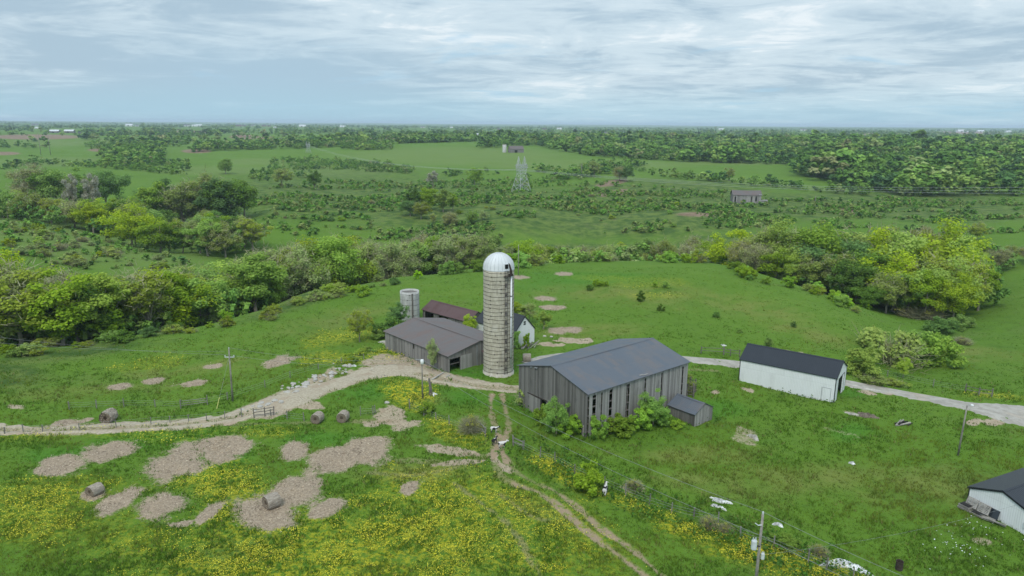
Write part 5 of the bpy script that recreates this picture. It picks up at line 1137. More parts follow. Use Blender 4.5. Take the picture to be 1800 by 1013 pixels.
PROTO = {
 'green': [make_tree(1, 'green', 4.3, 1.4), make_tree(2, 'green', 3.7, 1.8), make_tree(3, 'green', 4.8, 1.2, 60, 9600)],
 'yellow': [make_tree(11, 'yellow', 4.4, 1.5, 52), make_tree(12, 'yellow', 3.8, 1.9), make_tree(13, 'yellow', 5.0, 1.3, 60, 9600)],
 'dark': [make_tree(21, 'dark', 4.2, 1.2, 50, 9000), make_tree(22, 'dark', 3.6, 1.4, 44, 8200), make_tree(23, 'dark', 5.0, 1.0, 56, 9600)],
 'olive': [make_tree(31, 'olive', 3.7, 1.9, 46, 7600, .215, twigs=1000, nlimb=20), make_tree(32, 'olive', 3.2, 2.2, 40, 6800, .215, twigs=1000, nlimb=20), make_tree(33, 'olive', 4.2, 1.6, 50, 8400, .215, twigs=900, nlimb=18)],
 'pale': [make_tree(41, 'pale', 3.7, 1.6, 46, 7400, .21, twigs=1200, nlimb=20), make_tree(42, 'pale', 4.3, 1.3, 52, 8000, .21, twigs=1200, nlimb=20)],
 'bare': [make_tree(51, 'bare', 3.6, 1.8, 46, 4600, .19, twigs=3000, nlimb=30), make_tree(52, 'bare', 3.2, 2.2, 40, 4000, .19, twigs=3000, nlimb=28), make_tree(53, 'bare', 4.0, 1.5, 52, 5400, .19, twigs=3000, nlimb=30)],
 'blossom': [make_tree(61, 'blossom', 3.2, 3.2, 34, 2600, .28, twigs=900, nlimb=18)],
 'bright': [make_tree(81, 'bright', 4.3, .6, 50, 9000), make_tree(82, 'bright', 4.6, .5, 56, 9000)],
 'cedar': [make_tree(71, 'cedar', 2.6, .4, 70, 5200, .24, 'cone', nlimb=10), make_tree(72, 'cedar', 3.3, .5, 70, 5200, .26, 'cone', nlimb=10)],
}
def bush(seed, kind, R=5.5, nl=4400, ls=.47, ncl=34, twigs=0, H=10):
    rng = np.random.RandomState(seed); P, N, C = crown_points(rng, H, R, -1.5, ncl, nl, low=-.3); V = quads_from(P, N, ls, rng); mi = np.zeros(len(P), np.int32); vs = [V]
    if twigs:
        st = np.stack([rng.normal(size=twigs) * R * .35, rng.normal(size=twigs) * R * .35, rng.rand(twigs) * H * .5], -1); d = st.copy(); d[:, 2] = np.abs(rng.normal(size=twigs)) * R * .8 + .5; d += rng.normal(size=(twigs, 3)) * R * .35; d /= np.linalg.norm(d, axis=1)[:, None]
        a = d * rng.uniform(2, 4.5, twigs)[:, None]; w = np.cross(d, rng.normal(size=(twigs, 3))); w /= np.linalg.norm(w, axis=1)[:, None]; w *= .06
        vs.append(np.stack([st - w, st + w, st + a + w * .3, st + a - w * .3], 1).reshape(-1, 3)); mi = np.concatenate([mi, np.ones(twigs, np.int32)])
    V = np.concatenate(vs); return np_mesh('shrub', V, [np.arange(len(V)).reshape(-1, 4)], [LM[kind], TWIG], mi)
BUSH = {'green': [bush(1, 'green'), bush(2, 'green', 6.5)], 'bright': [bush(3, 'bright'), bush(4, 'bright', 4.8)], 'dark': [bush(5, 'dark'), bush(6, 'dark', 6.5)], 'olive': [bush(7, 'olive', 5.5, 2000, .6, 34, 500), bush(8, 'olive', 6.8, 2000, .6, 34, 500)], 'yellow': [bush(9, 'yellow', 5.5), bush(10, 'yellow', 6.5)],
        'pale': [bush(11, 'pale', 6, 1800, .6, 34, 700)], 'twig': [bush(12, 'bare', 5.5, 700, .45, 34, 2200)], 'cedar': [bush(13, 'cedar', 3.6, 2600, .6)]}
KW = {'bright': 'bright green leafy tree', 'green': 'mid green leafy tree', 'yellow': 'bright yellow-green leafy tree', 'dark': 'dark green dense tree', 'olive': 'thin olive green tree', 'pale': 'pale grey-green tree', 'bare': 'nearly bare grey-brown tree', 'blossom': 'white blossoming tree', 'cedar': 'dark pointed cedar'}
BW = {'green': 'mid green shrub', 'bright': 'bright green shrub', 'dark': 'dark green shrub', 'olive': 'olive shrub', 'yellow': 'yellow-green shrub', 'pale': 'pale grey-green brush', 'twig': 'bare grey twiggy shrub', 'cedar': 'small dark cedar'}
NT_, NB_ = [0], [0]; vr = random.Random(77)
def tree(x, y, h, kind, label=None, where=None, wide=1.0):
    cm, tm = vr.choice(PROTO[kind]); o = bpy.data.objects.new('cedar_tree' if kind == 'cedar' else 'broadleaf_tree', None); COL.objects.link(o)
    o.location = (x, y, gzs(x, y)); s = h / 11.0; w = s * wide * vr.uniform(.92, 1.15); o.scale = (w, w, s); o.rotation_euler = (0, 0, vr.uniform(0, 6.28)); o.empty_display_size = .5
    if label: tag(o, label, 'tree')
    else: lb = KW[kind] + ' ' + where; tag(o, lb, 'tree', lb.replace(' tree ', ' trees ').replace('cedar ', 'cedars '))
    link('crown', cm, o); link('trunk', tm, o); NT_[0] += 1; return o
def shrub(x, y, h, kind, label=None, where=None, wide=1.0):
    o = link('shrub', vr.choice(BUSH[kind]), None, (x, y, gzs(x, y) - .05 * h)); s = h / 10.0; w = s * wide * vr.uniform(.85, 1.2); o.scale = (w, w * vr.uniform(.85, 1.15), s); o.rotation_euler = (0, 0, vr.uniform(0, 6.28))
    if label: tag(o, label, 'shrub')
    else: lb = BW[kind] + ' ' + where; tag(o, lb, 'shrub', lb + ' (scattered)')
    NB_[0] += 1; return o
def zs_place(u, y):
    z = 0.0
    for i in range(4): x = place(u, y, z); z = gzs(x, y)
    return x, y, z
def tree_to(u, y, v, kind, label=None, where=None, wide=1.0, lim=(3, 30)):
    x, y, z = zs_place(u, y); h = min(lim[1], max(lim[0], top_at(Vector((x, y, z)), v))); return tree(x, y, h, kind, label, where, wide)
def pickw(W): return vr.choices(list(W), list(W.values()))[0]
def wood(n, urange, yf, yb, vt, W, where, hr=(9, 16), gap=5.0, jit=14, wide=1.0):
    """a stand of single trees: front edge yf(u), back edge yb(u), tops kept below the skyline vt(u)"""
    P_ = []; tries = 0; ip = lambda T, u: float(np.interp(u, [a for a, _ in T], [b for _, b in T]))
    while len(P_) < n and tries < n * 60:
        tries += 1; u = vr.uniform(*urange); a, b = ip(yf, u), ip(yb, u); y = a + (b - a) * vr.random()
        x, y, z = zs_place(u, y)
        if any((x - p[0]) ** 2 + (y - p[1]) ** 2 < gap * gap for p in P_): continue
        lim = top_at(Vector((x, y, z)), ip(vt, u) + abs(vr.gauss(0, jit)) * .6)
        h = min(vr.uniform(*hr), lim)
        if h < hr[0] * .45: continue
        P_.append((x, y)); tree(x, y, h, pickw(W), None, where, wide)
# the near valley wood at the left
wood(88, (-50, 480), [(-50, 137), (0, 139), (100, 141), (250, 152), (330, 160), (420, 168), (480, 182)], [(-50, 200), (150, 204), (330, 226), (480, 262)],
     [(-50, 405), (20, 415), (50, 445), (150, 466), (250, 468), (330, 462), (370, 440), (410, 418), (440, 420), (480, 430)],
     {'green': 30, 'yellow': 28, 'olive': 18, 'pale': 12, 'bare': 6, 'dark': 6}, 'in the near valley wood at the left', (14, 22), 4.8, 10, 1.2)
# valley wood behind the pasture crest
wood(64, (450, 850), [(450, 188), (560, 210), (650, 232), (750, 250), (850, 256)], [(450, 240), (650, 278), (850, 296)],
     [(450, 424), (500, 428), (555, 412), (580, 402), (620, 412), (700, 420), (760, 398), (800, 402), (850, 402)],
     {'bare': 20, 'pale': 24, 'olive': 30, 'green': 14, 'yellow': 12}, 'in the valley wood left of the tall silo', (18, 27), 4.0, 7, .95)
tree_to(856, 272, 398, 'green', 'large round green tree in the valley directly above the tall silo', wide=1.05)
wood(32, (880, 1290), [(880, 262), (1000, 268), (1200, 262), (1290, 244)], [(880, 315), (1200, 315), (1290, 290)],
     [(880, 428), (920, 408), (1000, 426), (1060, 428), (1120, 410), (1180, 414), (1260, 398), (1290, 402)],
     {'bare': 24, 'olive': 34, 'pale': 18, 'green': 12, 'yellow': 12}, 'in the valley behind the pasture right of the tall silo', (12, 24), 5.2, 10, 1.1)
# right clump, tree by tree
RC = [(1265, 248, 396, 'yellow'), (1330, 236, 393, 'olive'), (1368, 233, 384, 'yellow'), (1402, 232, 396, 'pale'), (1442, 226, 386, 'green'), (1478, 218, 398, 'dark'), (1508, 206, 425, 'dark'), (1488, 194, 452, 'dark'), (1542, 212, 402, 'yellow'), (1582, 208, 394, 'yellow'), (1616, 220, 398, 'olive'), (1655, 216, 384, 'yellow'), (1692, 212, 404, 'yellow'),
      (1602, 189, 468, 'green'), (1637, 184, 474, 'green'), (1668, 188, 452, 'yellow'), (1706, 191, 448, 'olive'), (1738, 196, 458, 'green'), (1562, 187, 478, 'olive'), (1530, 184, 498, 'dark'), (1470, 205, 440, 'olive'), (1424, 212, 440, 'olive'), (1350, 222, 436, 'green'), (1388, 216, 446, 'yellow'), (1312, 226, 428, 'bare'), (1660, 236, 396, 'olive'), (1720, 232, 424, 'olive'), (1560, 228, 392, 'pale'), (1635, 198, 440, 'olive'), (1575, 196, 440, 'yellow'), (1506, 224, 396, 'olive'), (1690, 182, 480, 'yellow'), (1286, 232, 420, 'bare')]
for u, y, v, k in RC: tree_to(u - (u - 1500) * .08, y, v - 4, k, None, 'in the tall clump on the right valley side', 1.12 if u < 1690 else .95)
for u, y, v, k in ((1755, 250, 432, 'bare'), (1775, 262, 428, 'pale'), (1800, 258, 430, 'bare'), (1820, 250, 425, 'bare'), (1735, 268, 425, 'pale')): tree_to(u, y, v, k, None, 'at the right edge beyond the tall clump', 1.2, (3, 12))
wood(9, (1400, 1760), [(1400, 300), (1760, 300)], [(1400, 345), (1760, 345)], [(1400, 376), (1760, 376)], {'pale': 50, 'olive': 30, 'bare': 20}, 'in the pale wood behind the right clump', (5, 9), 7)
# left middle wood
for u, y, v, k, lb in ((62, 432, 284, 'bare', None), (96, 430, 280, 'dark', None), (124, 425, 268, 'green', None), (186, 440, 283, 'dark', None), (300, 402, 293, 'dark', None), (342, 398, 289, 'olive', None), (374, 408, 279, 'pale', None), (408, 392, 287, 'dark', None), (392, 386, 300, 'dark', None), (282, 392, 305, 'green', None), (325, 388, 305, 'olive', None), (428, 400, 310, 'green', None),
     (130, 405, 300, 'blossom', 'white blossoming tree at the left of the pair in the left wood'), (166, 402, 299, 'blossom', 'white blossoming tree at the right of the pair in the left wood')): tree_to(u, y, v, k, lb, 'in the middle wood at the left', .62 if k == 'blossom' else 1.1)
wood(52, (-50, 445), [(-50, 350), (100, 350), (200, 320), (330, 285), (445, 285)], [(-50, 430), (200, 420), (330, 385), (445, 360)],
     [(-50, 322), (50, 330), (110, 345), (180, 345), (240, 335), (300, 335), (340, 372), (380, 362), (445, 372)], {'dark': 18, 'green': 32, 'olive': 20, 'pale': 14, 'bare': 5, 'yellow': 11}, 'in the middle wood at the left', (13, 22), 6.2, 10, 1.25)
for u, y, v, k in ((726, 420, 325, 'dark'), (748, 425, 322, 'green'), (778, 415, 323, 'yellow'), (795, 418, 336, 'green'), (720, 405, 346, 'dark'), (760, 382, 372, 'pale'), (790, 376, 370, 'bare'), (828, 380, 365, 'green'), (848, 385, 368, 'pale'), (740, 395, 352, 'olive')): tree_to(u, y, v, k, None, 'in the small copse below the far hedges', 1.15, (3, 15))
for u, y, v, k, lb in ((930, 141, 530, 'olive', 'tall olive bush tree directly behind the white outhouse'), (956, 137, 543, 'yellow', 'yellow-green bush tree right of the white outhouse'), (908, 142, 527, 'yellow', 'yellow-green tree between the silo and the outhouse roof'), (495, 560, 262, 'olive', 'lone thin tree on the far left pasture above the scrub'), (833, 600, 283, 'green', 'lone round tree on the far pasture left of the pylon'), (1043, 650, 273, 'olive', 'lone tree with a bare trunk on the far pasture right of the pylon'), (553, 540, 288, 'dark', 'small dark tree at the scrub edge right of the lone thin tree'), (760, 560, 290, 'blossom', 'small white blossoming tree left of the pylon'), (1088, 620, 290, 'bare', 'small bare tree at the far hedge right of the pylon'), (1100, 610, 290, 'dark', 'small dark tree at the far hedge right of the pylon'), (395, 660, 270, 'green', 'rounded tree at the far hedge above the left wood'), (1280, 620, 292, 'pale', 'grey-green tree standing above the hedge over the lone field barn')): tree_to(u, y, v, k, lb, None, 1.2, (3, 16))
# farmyard trees and bushes
for u, v0, v, k, lb, wd in ((632, 601, 538, 'olive', 'slender young tree left of the short silo', .75), (760, 652, 588, 'pale', 'spindly young tree against the front of the low barn', .5), (826, 590, 548, 'yellow', 'yellow-green young tree between the rusty roof and the outhouse', .9),
     (700, 578, 527, 'dark', 'dark green bush tree beside the short silo', 1.0),
     (1587, 664, 623, 'bright' if False else 'yellow', 'upright bright young tree beyond the concrete drive', .8), (978, 762, 690, 'bright', 'large leafy tree growing against the gable of the big barn', .85), (1148, 748, 672, 'bright', 'tall leafy tree growing against the vented side of the big barn', .8)):
    p = G(u, v0); tree(p.x, p.y, max(2.0, top_at(p, v)), k, lb, None, wd)
# left edge tree
for u, y, v in ((-12, 124, 628), (4, 133, 600)): tree_to(u, y, v, 'green' if u < 0 else 'olive', ('leafy tree cut off by the left edge' if u < 0 else 'olive tree at the left edge behind the cut off tree'), None, 1.0, (2, 12))
SH = [(752, 728, 708, 'green', 'green bush on the fence line below the yard lamp pole', 1.2), (829, 758, 727, 'twig', 'bare grey bush by the rail panel of the calf gap', .9), (1036, 862, 812, 'green', 'big green bush on the long fence', .9), (1245, 928, 904, 'twig', 'bare grey bush on the long fence left of the transformer pole', 1.0), (1275, 935, 918, 'twig', 'second bare bush just left of the transformer pole', 1.0), (1440, 975, 958, 'twig', 'bare twiggy patch by the large white sheet', 1.3), (1115, 858, 842, 'twig', 'bare grey brush heap right of the big green bush', 1.6), (1380, 962, 940, 'green', 'green weeds shrub right of the transformer pole', 1.5),
      (1050, 772, 728, 'bright', 'bright bush at the near corner of the big barn', .75), (1090, 760, 722, 'green', 'bush below the third open vent of the big barn', 1.0), (1130, 752, 712, 'bright', 'leafy bush in the middle of the big barn side', .9), (1162, 748, 716, 'bright', 'bush at the left end of the lean shed', .9), (1190, 752, 735, 'green', 'low bush against the lean shed wall', 1.2), (930, 712, 672, 'olive', 'olive bush left of the big barn door', .9), (1000, 765, 728, 'bright', 'bush at the foot of the gable tree', 1.1), (955, 745, 712, 'green', 'bush between the barn door and the gable tree', 1.0), (1200, 690, 655, 'olive', 'olive bush by the loading pen', .8), (1178, 690, 668, 'olive', 'olive bush behind the stock tank', .8),
      (906, 613, 577, 'bright', 'vine leaves covering the left half of the outhouse gable', .38), (925, 611, 582, 'bright', 'vine leaves hanging over the collapsed porch', .4), (668, 596, 575, 'green', 'green weeds shrub at the far corner of the low barn', 1.5), (690, 590, 560, 'dark', 'dark bush left of the short silo', 1.3),
      (1600, 640, 576, 'green', 'large green thicket beyond the concrete drive', 1.0), (1562, 640, 566, 'olive', 'olive thicket left of the large green thicket', .9), (1640, 645, 588, 'green', 'green thicket right of the large green thicket', 1.0), (1512, 655, 612, 'yellow', 'yellow-green bush right behind the long white shed', 1.0), (1530, 672, 655, 'olive', 'low olive bush by the drive behind the shed', 2.2), (1575, 678, 664, 'olive', 'low bush left of the upright young tree by the drive', 2.0), (1620, 560, 530, 'twig', 'grey twiggy brush above the large green thicket', 1.6), (1690, 605, 590, 'twig', 'grey fallen brush right of the large green thicket', 1.8), (1352, 610, 593, 'green', 'small bush showing above the shed roof', .8), (1690, 578, 555, 'green', 'green bush at the foot of the right clump', 1.6), (1650, 585, 560, 'dark', 'dark bush at the foot of the right clump', 1.6),
      (1126, 529, 512, 'dark', 'dark shrub standing alone on the pasture hill', .8), (1050, 503, 490, 'green', 'left shrub of a pair high on the pasture hill', 1.0), (1062, 503, 491, 'green', 'right shrub of a pair high on the pasture hill', 1.0), (1037, 510, 500, 'dark', 'small shrub just below the pair on the pasture hill', 1.0), (1150, 505, 494, 'green', 'left of two small shrubs right of the hill pair', .8), (1171, 506, 494, 'green', 'right of two small shrubs right of the hill pair', .8), (1161, 546, 535, 'dark', 'small dark shrub below the lone hill shrub', 1.0), (1260, 558, 548, 'dark', 'small dark shrub far right on the pasture hill', 1.0), (1395, 575, 566, 'dark', 'small dark shrub on the hill above the shed', 1.1), (1300, 585, 577, 'green', 'low green shrub on the hill above the drive', 1.1),
      (400, 572, 543, 'bright', 'bright bush at the pasture edge above the pale pole', 1.0), (695, 500, 488, 'dark', 'low dark bush at the pasture edge left of the silo', 1.4), (735, 490, 475, 'bright', 'small bright bush at the pasture edge left of the silo', 1.0), (785, 483, 456, 'bright', 'big bright bush at the crest left of the silo dome', 1.1), (748, 480, 462, 'bright', 'bright bush left of the big crest bush', 1.0), (810, 480, 460, 'green', 'bush right of the big crest bush', 1.0), (640, 520, 496, 'green', 'green bush at the pasture edge far left of the short silo', 1.0), (845, 477, 455, 'green', 'bush just left of the silo dome', 1.2), (918, 470, 440, 'bright', 'bush just right of the silo dome', 1.0)]
for u, v0, v, k, lb, wd in SH:
    p = G(u, v0); shrub(p.x, p.y, max(.7, top_at(p, v)) * 1.05, k, lb, None, wd)
def scatter(n, poly, hr, W, where, wide=1.0, gap=0):
    """n single shrubs on the ground inside a picture-plane outline"""
    us = [a for a, _ in poly]; vs_ = [b for _, b in poly]; k = 0; tries = 0
    while k < n and tries < n * 40:
        tries += 1; u, v = vr.uniform(min(us), max(us)), vr.uniform(min(vs_), max(vs_))
        ins = False
        for i in range(len(poly)):
            a, b = poly[i], poly[i - 1]
            if (a[1] > v) != (b[1] > v) and u < (b[0] - a[0]) * (v - a[1]) / (b[1] - a[1] + 1e-9) + a[0]: ins = not ins
        if not ins: continue
        p = G(u, v); shrub(p.x, p.y, vr.uniform(*hr), pickw(W), None, where, wide); k += 1
MIXB = {'green': 30, 'bright': 18, 'dark': 14, 'olive': 24, 'yellow': 6, 'twig': 8}
scatter(26, [(880, 470), (1000, 462), (1100, 460), (1240, 463), (1240, 458), (880, 460)], (2.2, 4.2), {'green': 40, 'bright': 30, 'olive': 30}, 'along the hill crest right of the tall silo', 1.2)
scatter(34, [(1250, 470), (1330, 465), (1420, 490), (1540, 545), (1520, 556), (1400, 510), (1300, 490)], (1.4, 3.6), {'green': 35, 'bright': 35, 'olive': 30}, 'on the slope below the right clump', 1.2)
scatter(22, [(440, 560), (560, 512), (700, 488), (720, 494), (560, 530), (450, 575)], (1.0, 2.6), {'olive': 40, 'green': 35, 'yellow': 25}, 'along the pasture edge by the left valley', 1.4)
scatter(20, [(0, 612), (120, 602), (260, 588), (400, 560), (410, 572), (260, 600), (20, 628)], (1.2, 2.6), {'olive': 30, 'green': 50, 'dark': 20}, 'at the foot of the near valley wood', 1.5)
scatter(44, [(0, 388), (80, 398), (200, 425), (330, 465), (330, 480), (120, 470), (0, 440)], (1.6, 3.6), {'pale': 60, 'yellow': 20, 'twig': 12, 'olive': 8}, 'on the brushy slope at the left', 1.3)
scatter(74, [(450, 330), (700, 315), (900, 345), (1100, 335), (1420, 365), (1250, 400), (900, 400), (620, 410), (480, 390)], (1.3, 3.0), MIXB, 'in the wide scrubby pasture below the pylon', 1.3)
scatter(14, [(590, 640), (640, 612), (670, 620), (640, 640)], (.5, 1.0), {'green': 50, 'yellow': 50}, 'in the weeds left of the low barn', 1.6)
# ---- the rest: brush and far woodland, one mass each
def inpoly(u, v, poly):
    r = np.zeros(u.shape, bool); n = len(poly)
    for i in range(n):
        (a, b), (c, e) = poly[i], poly[i - 1]; m_ = ((b > v) != (e > v)) & (u < (c - a) * (v - b) / (e - b + 1e-9) + a); r ^= m_
    return r
frng = np.random.RandomState(5)
def sample(n, ur, yr):
    u = frng.uniform(*ur, n); y = np.exp(frng.uniform(math.log(yr[0]), math.log(yr[1]), n)); z = np.zeros(n)
    for i in range(3): x = (u - 900) / F * (y * cP + (CH - z) * sP); z = gz(x, y)
    uu, v = proj(np.stack([x, y, z], -1)); return x, y, z, uu, v
TINT = 1.9 * np.array([(.060, .115, .024), (.085, .145, .03), (.115, .165, .04), (.042, .085, .026), (.13, .165, .06), (.14, .15, .065), (.036, .072, .026)])
def mass_mesh(name, X, Y, Z, Hh, Rr, col, nl, ls, low=.05):
    """many crowns in one mesh, each with its own outline and tint"""
    n = len(X); protos = []
    for s in range(10):
        rng = np.random.RandomState(900 + s); P, N, C = crown_points(rng, 1.0, .5, .06, 11, nl, low=low); protos.append(quads_from(P, N, ls, rng).reshape(-1, 4, 3))
    VV, CC = [], []; pk = frng.randint(0, 10, n); ang = frng.uniform(0, 6.28, n)
    for s in range(10):
        i = np.where(pk == s)[0]; T = protos[s]; c, sn = np.cos(ang[i])[:, None, None], np.sin(ang[i])[:, None, None]
        x = (T[None, ..., 0] * c - T[None, ..., 1] * sn) * (Rr[i] * 2)[:, None, None] + X[i][:, None, None]; y = (T[None, ..., 0] * sn + T[None, ..., 1] * c) * (Rr[i] * 2)[:, None, None] + Y[i][:, None, None]; z = T[None, ..., 2] * Hh[i][:, None, None] + Z[i][:, None, None]
        VV.append(np.stack([x, y, z], -1).reshape(-1, 3)); CC.append(np.repeat(col[i], T.shape[0] * 4, 0))
    V = np.concatenate(VV); C4 = np.concatenate([np.concatenate(CC), np.ones((len(V), 1))], 1); return np_mesh(name, V, [np.arange(len(V)).reshape(-1, 4)], [MASS], cols={'tint': C4})
MASS = leaf_mat('mixed_foliage', (.85, .85, .85), (1.2, 1.2, 1.2), .25, attr=True)
WOODS = [([(1388, 292), (1420, 314), (1500, 330), (1600, 347), (1700, 345), (2250, 345), (2250, 243), (1600, 243), (1500, 250), (1400, 254), (1385, 270)], 20000, (520, 1500), (10, 18), .72),
         ([(845, 262), (940, 256), (965, 262), (1040, 275), (1200, 285), (1390, 290), (1390, 244), (1100, 242), (850, 244)], 9000, (800, 1700), (8, 14), .8),
         ([(335, 268), (400, 265), (500, 263), (640, 257), (640, 246), (520, 249), (430, 256), (340, 259)], 3500, (800, 1700), (7, 12), .9), ([(600, 264), (690, 264), (690, 252), (600, 253)], 1200, (800, 1500), (6, 10), .9), ([(700, 253), (850, 249), (850, 243), (700, 244)], 2500, (1000, 1900), (8, 12), .8),
         ([(185, 293), (285, 291), (285, 263), (185, 264)], 1600, (700, 1300), (8, 13), .6), ([(150, 264), (330, 258), (330, 250), (150, 253)], 1500, (900, 1500), (6, 11), .35), ([(0, 262), (150, 258), (150, 250), (0, 252)], 1200, (900, 1500), (6, 10), .15),
         ([(470, 302), (560, 298), (720, 306), (730, 296), (640, 284), (480, 279)], 3000, (600, 1000), (2.5, 5), .9), ([(250, 293), (335, 292), (335, 284), (250, 285)], 900, (600, 1000), (2.5, 5), .9),
         ([(940, 306), (1080, 300), (1200, 316), (1300, 326), (1400, 336), (1540, 346), (1540, 340), (1400, 329), (1300, 319), (1200, 309), (1080, 294), (940, 300)], 2600, (500, 900), (3.5, 8), .75), ([(1010, 298), (1110, 285), (1140, 290), (1040, 312), (1000, 320), (960, 318)], 1800, (500, 900), (3, 9), .7),
         ([(770, 312), (860, 308), (940, 326), (1100, 330), (1100, 324), (940, 318), (860, 300), (780, 302)], 1500, (500, 900), (2, 5), .6), ([(0, 300), (60, 290), (230, 300), (330, 310), (330, 300), (230, 292), (60, 282), (0, 290)], 2000, (400, 900), (3, 7), .5), ([(440, 320), (560, 312), (560, 300), (440, 305)], 900, (450, 900), (2, 6), .5),
         ([(-420, 252), (0, 252), (700, 248), (850, 243), (1400, 244), (2250, 246), (2250, 226), (900, 218), (-420, 208)], 36000, (1150, 9000), (7, 13), .0)]
X, Y, Z, Hh, Cc = [], [], [], [], []
for poly, n, yr, hr, dens in WOODS:
    us = [p[0] for p in poly]; x, y, z, u, v = sample(n, (min(us) - 20, max(us) + 20), yr); ok = inpoly(u, v, poly)
    cl = fbm(x / 90, y / 90, 123, 3)
    if dens == 0:
        f = fbm(x / 260 + 50, y / 420, 201, 4); row = np.abs(np.sin(y / 130 + 3 * fbm(x / 700, y / 700, 5, 2))) < .16
        ok &= (f > .50) | (row & (fbm(x / 120, y / 120, 17, 2) > .42))
        ok &= frng.rand(n) < .8
    else: ok &= (cl > .5 - dens * .35) & (frng.rand(n) < .35 + dens * .65)
    i = np.where(ok)[0]
    # keep crowns apart
    cell = {}; keep = []
    for k in i:
        g_ = (int(x[k] / (hr[1] * (.62 if dens else .8)) + vnoise(x[k:k+1] / 30, y[k:k+1] / 30, 4)[0] * 2.5), int(y[k] / (hr[1] * (.62 if dens else 1.2)) + vnoise(x[k:k+1] / 30, y[k:k+1] / 30, 8)[0] * 2.5))
        if g_ in cell: continue
        cell[g_] = 1; keep.append(k)
    i = np.array(keep, int)
    if not len(i): continue
    h = frng.uniform(*hr, len(i)) * (.45 + 1.1 * fbm(x[i] / 60, y[i] / 60, 9, 3)) * frng.choice([.65, 1, 1.25], len(i), p=[.25, .5, .25]); tcol = TINT[frng.choice(7, len(i), p=[.34, .28, .16, .12, .05, .01, .04])] * (.74 + .34 * frng.rand(len(i), 1) + .35 * fbm(x[i] / 50, y[i] / 70, 33, 2)[:, None])
    X.append(x[i]); Y.append(y[i]); Z.append(z[i] - .3); Hh.append(h); Cc.append(tcol)
X, Y, Z, Hh, Cc = map(np.concatenate, (X, Y, Z, Hh, Cc))
clear = np.ones(len(X), bool)                          # open ground in front of the far farms
_vb = proj(np.stack([X, Y, Z], -1))[0]
for (u, v, w_, l_, h_, r_, a_, lb, wa, rf, ca, y_) in FB + [(885, 0, 0, 10, 0, 0, 0, '', '', '', '', 1010), (905, 0, 0, 22, 0, 0, 0, '', '', '', '', 1010)]:
    clear &= ~((np.abs(_vb - u) < 1250 * l_ * .6 / y_) & (Y > y_ * .5) & (Y < y_ + 14))
X, Y, Z, Hh, Cc = X[clear], Y[clear], Z[clear], Hh[clear], Cc[clear]
dd = Y; nrm = dd < 1250
me1 = mass_mesh('woodland', X[nrm], Y[nrm], Z[nrm], Hh[nrm], Hh[nrm] * frng.uniform(.46, .72, nrm.sum()), Cc[nrm] * 1.12, 300, .11)
tag(link('woodland', me1), 'distant green woods and hedges of many leafy crowns across the middle distance', 'woodland', kind='stuff')
me2 = mass_mesh('far_woodland', X[~nrm], Y[~nrm], Z[~nrm], Hh[~nrm], Hh[~nrm] * frng.uniform(.45, .75, (~nrm).sum()), Cc[~nrm], 60, .24)
tag(link('far_woodland', me2), 'scattered far trees and hedgerows below the horizon', 'woodland', kind='stuff')
# scrub mass on the rough pasture
x, y, z, u, v = sample(26000, (380, 1820), (330, 640)); ok = inpoly(u, v, [(440, 335), (700, 300), (1000, 318), (1450, 350), (1820, 352), (1820, 420), (1400, 398), (1100, 412), (700, 425), (450, 410)]) & (fbm(x / 30, y / 18, 71, 4) > .50) & (frng.rand(26000) < .75)
x2, y2, z2, u2, v2 = sample(700, (-40, 360), (225, 330)); ok2 = inpoly(u2, v2, [(-40, 388), (80, 396), (200, 422), (340, 462), (340, 485), (120, 478), (-40, 455)]) & (frng.rand(700) < .6)
x, y, z = np.concatenate([x[ok], x2[ok2]]), np.concatenate([y[ok], y2[ok2]]), np.concatenate([z[ok], z2[ok2]]); n = len(x)
hh = .8 + 2.4 * frng.rand(n) ** 2.0; BT = 2.15 * np.array([(.062, .13, .022), (.09, .16, .03), (.115, .15, .045), (.045, .09, .024), (.125, .15, .05)])
# undergrowth filling the woods between the single trees
ux, uy, uz = [], [], []
for ur, A_, B_, k_ in (((-50, 480), [(-50, 139), (100, 143), (250, 154), (420, 171), (480, 186)], [(-50, 200), (150, 204), (330, 226), (480, 262)], 420), ((450, 860), [(450, 192), (650, 245), (860, 272)], [(450, 265), (650, 300), (860, 318)], 260), ((870, 1300), [(870, 268), (1300, 246)], [(870, 318), (1300, 290)], 240), ((1260, 1760), [(1260, 250), (1480, 196), (1600, 188), (1760, 196)], [(1260, 275), (1760, 275)], 240), ((-50, 445), [(-50, 350), (200, 322), (445, 288)], [(-50, 430), (200, 420), (445, 362)], 200)):
    u_ = frng.uniform(*ur, k_); a0 = np.interp(u_, [q[0] for q in A_], [q[1] for q in A_]); b0 = np.interp(u_, [q[0] for q in B_], [q[1] for q in B_]); y_ = a0 + (b0 - a0) * frng.rand(k_); z_ = np.zeros(k_)
    for i in range(3): x_ = (u_ - 900) / F * (y_ * cP + (CH - z_) * sP); z_ = gz(x_, y_)
    ux.append(x_); uy.append(y_); uz.append(z_)
ux, uy, uz = map(np.concatenate, (ux, uy, uz)); nu = len(ux); hu = frng.uniform(3.5, 11.5, nu)
u_ = frng.uniform(-480, -60, 260); y_ = frng.uniform(140, 230, 260); z_ = np.zeros(260)
for i in range(3): x_ = (u_ - 900) / F * (y_ * cP + (CH - z_) * sP); z_ = gz(x_, y_)
ux = np.concatenate([ux, x_]); uy = np.concatenate([uy, y_]); uz = np.concatenate([uz, z_]); nu = len(ux); hu = np.concatenate([hu, frng.uniform(8, 14, 260)])
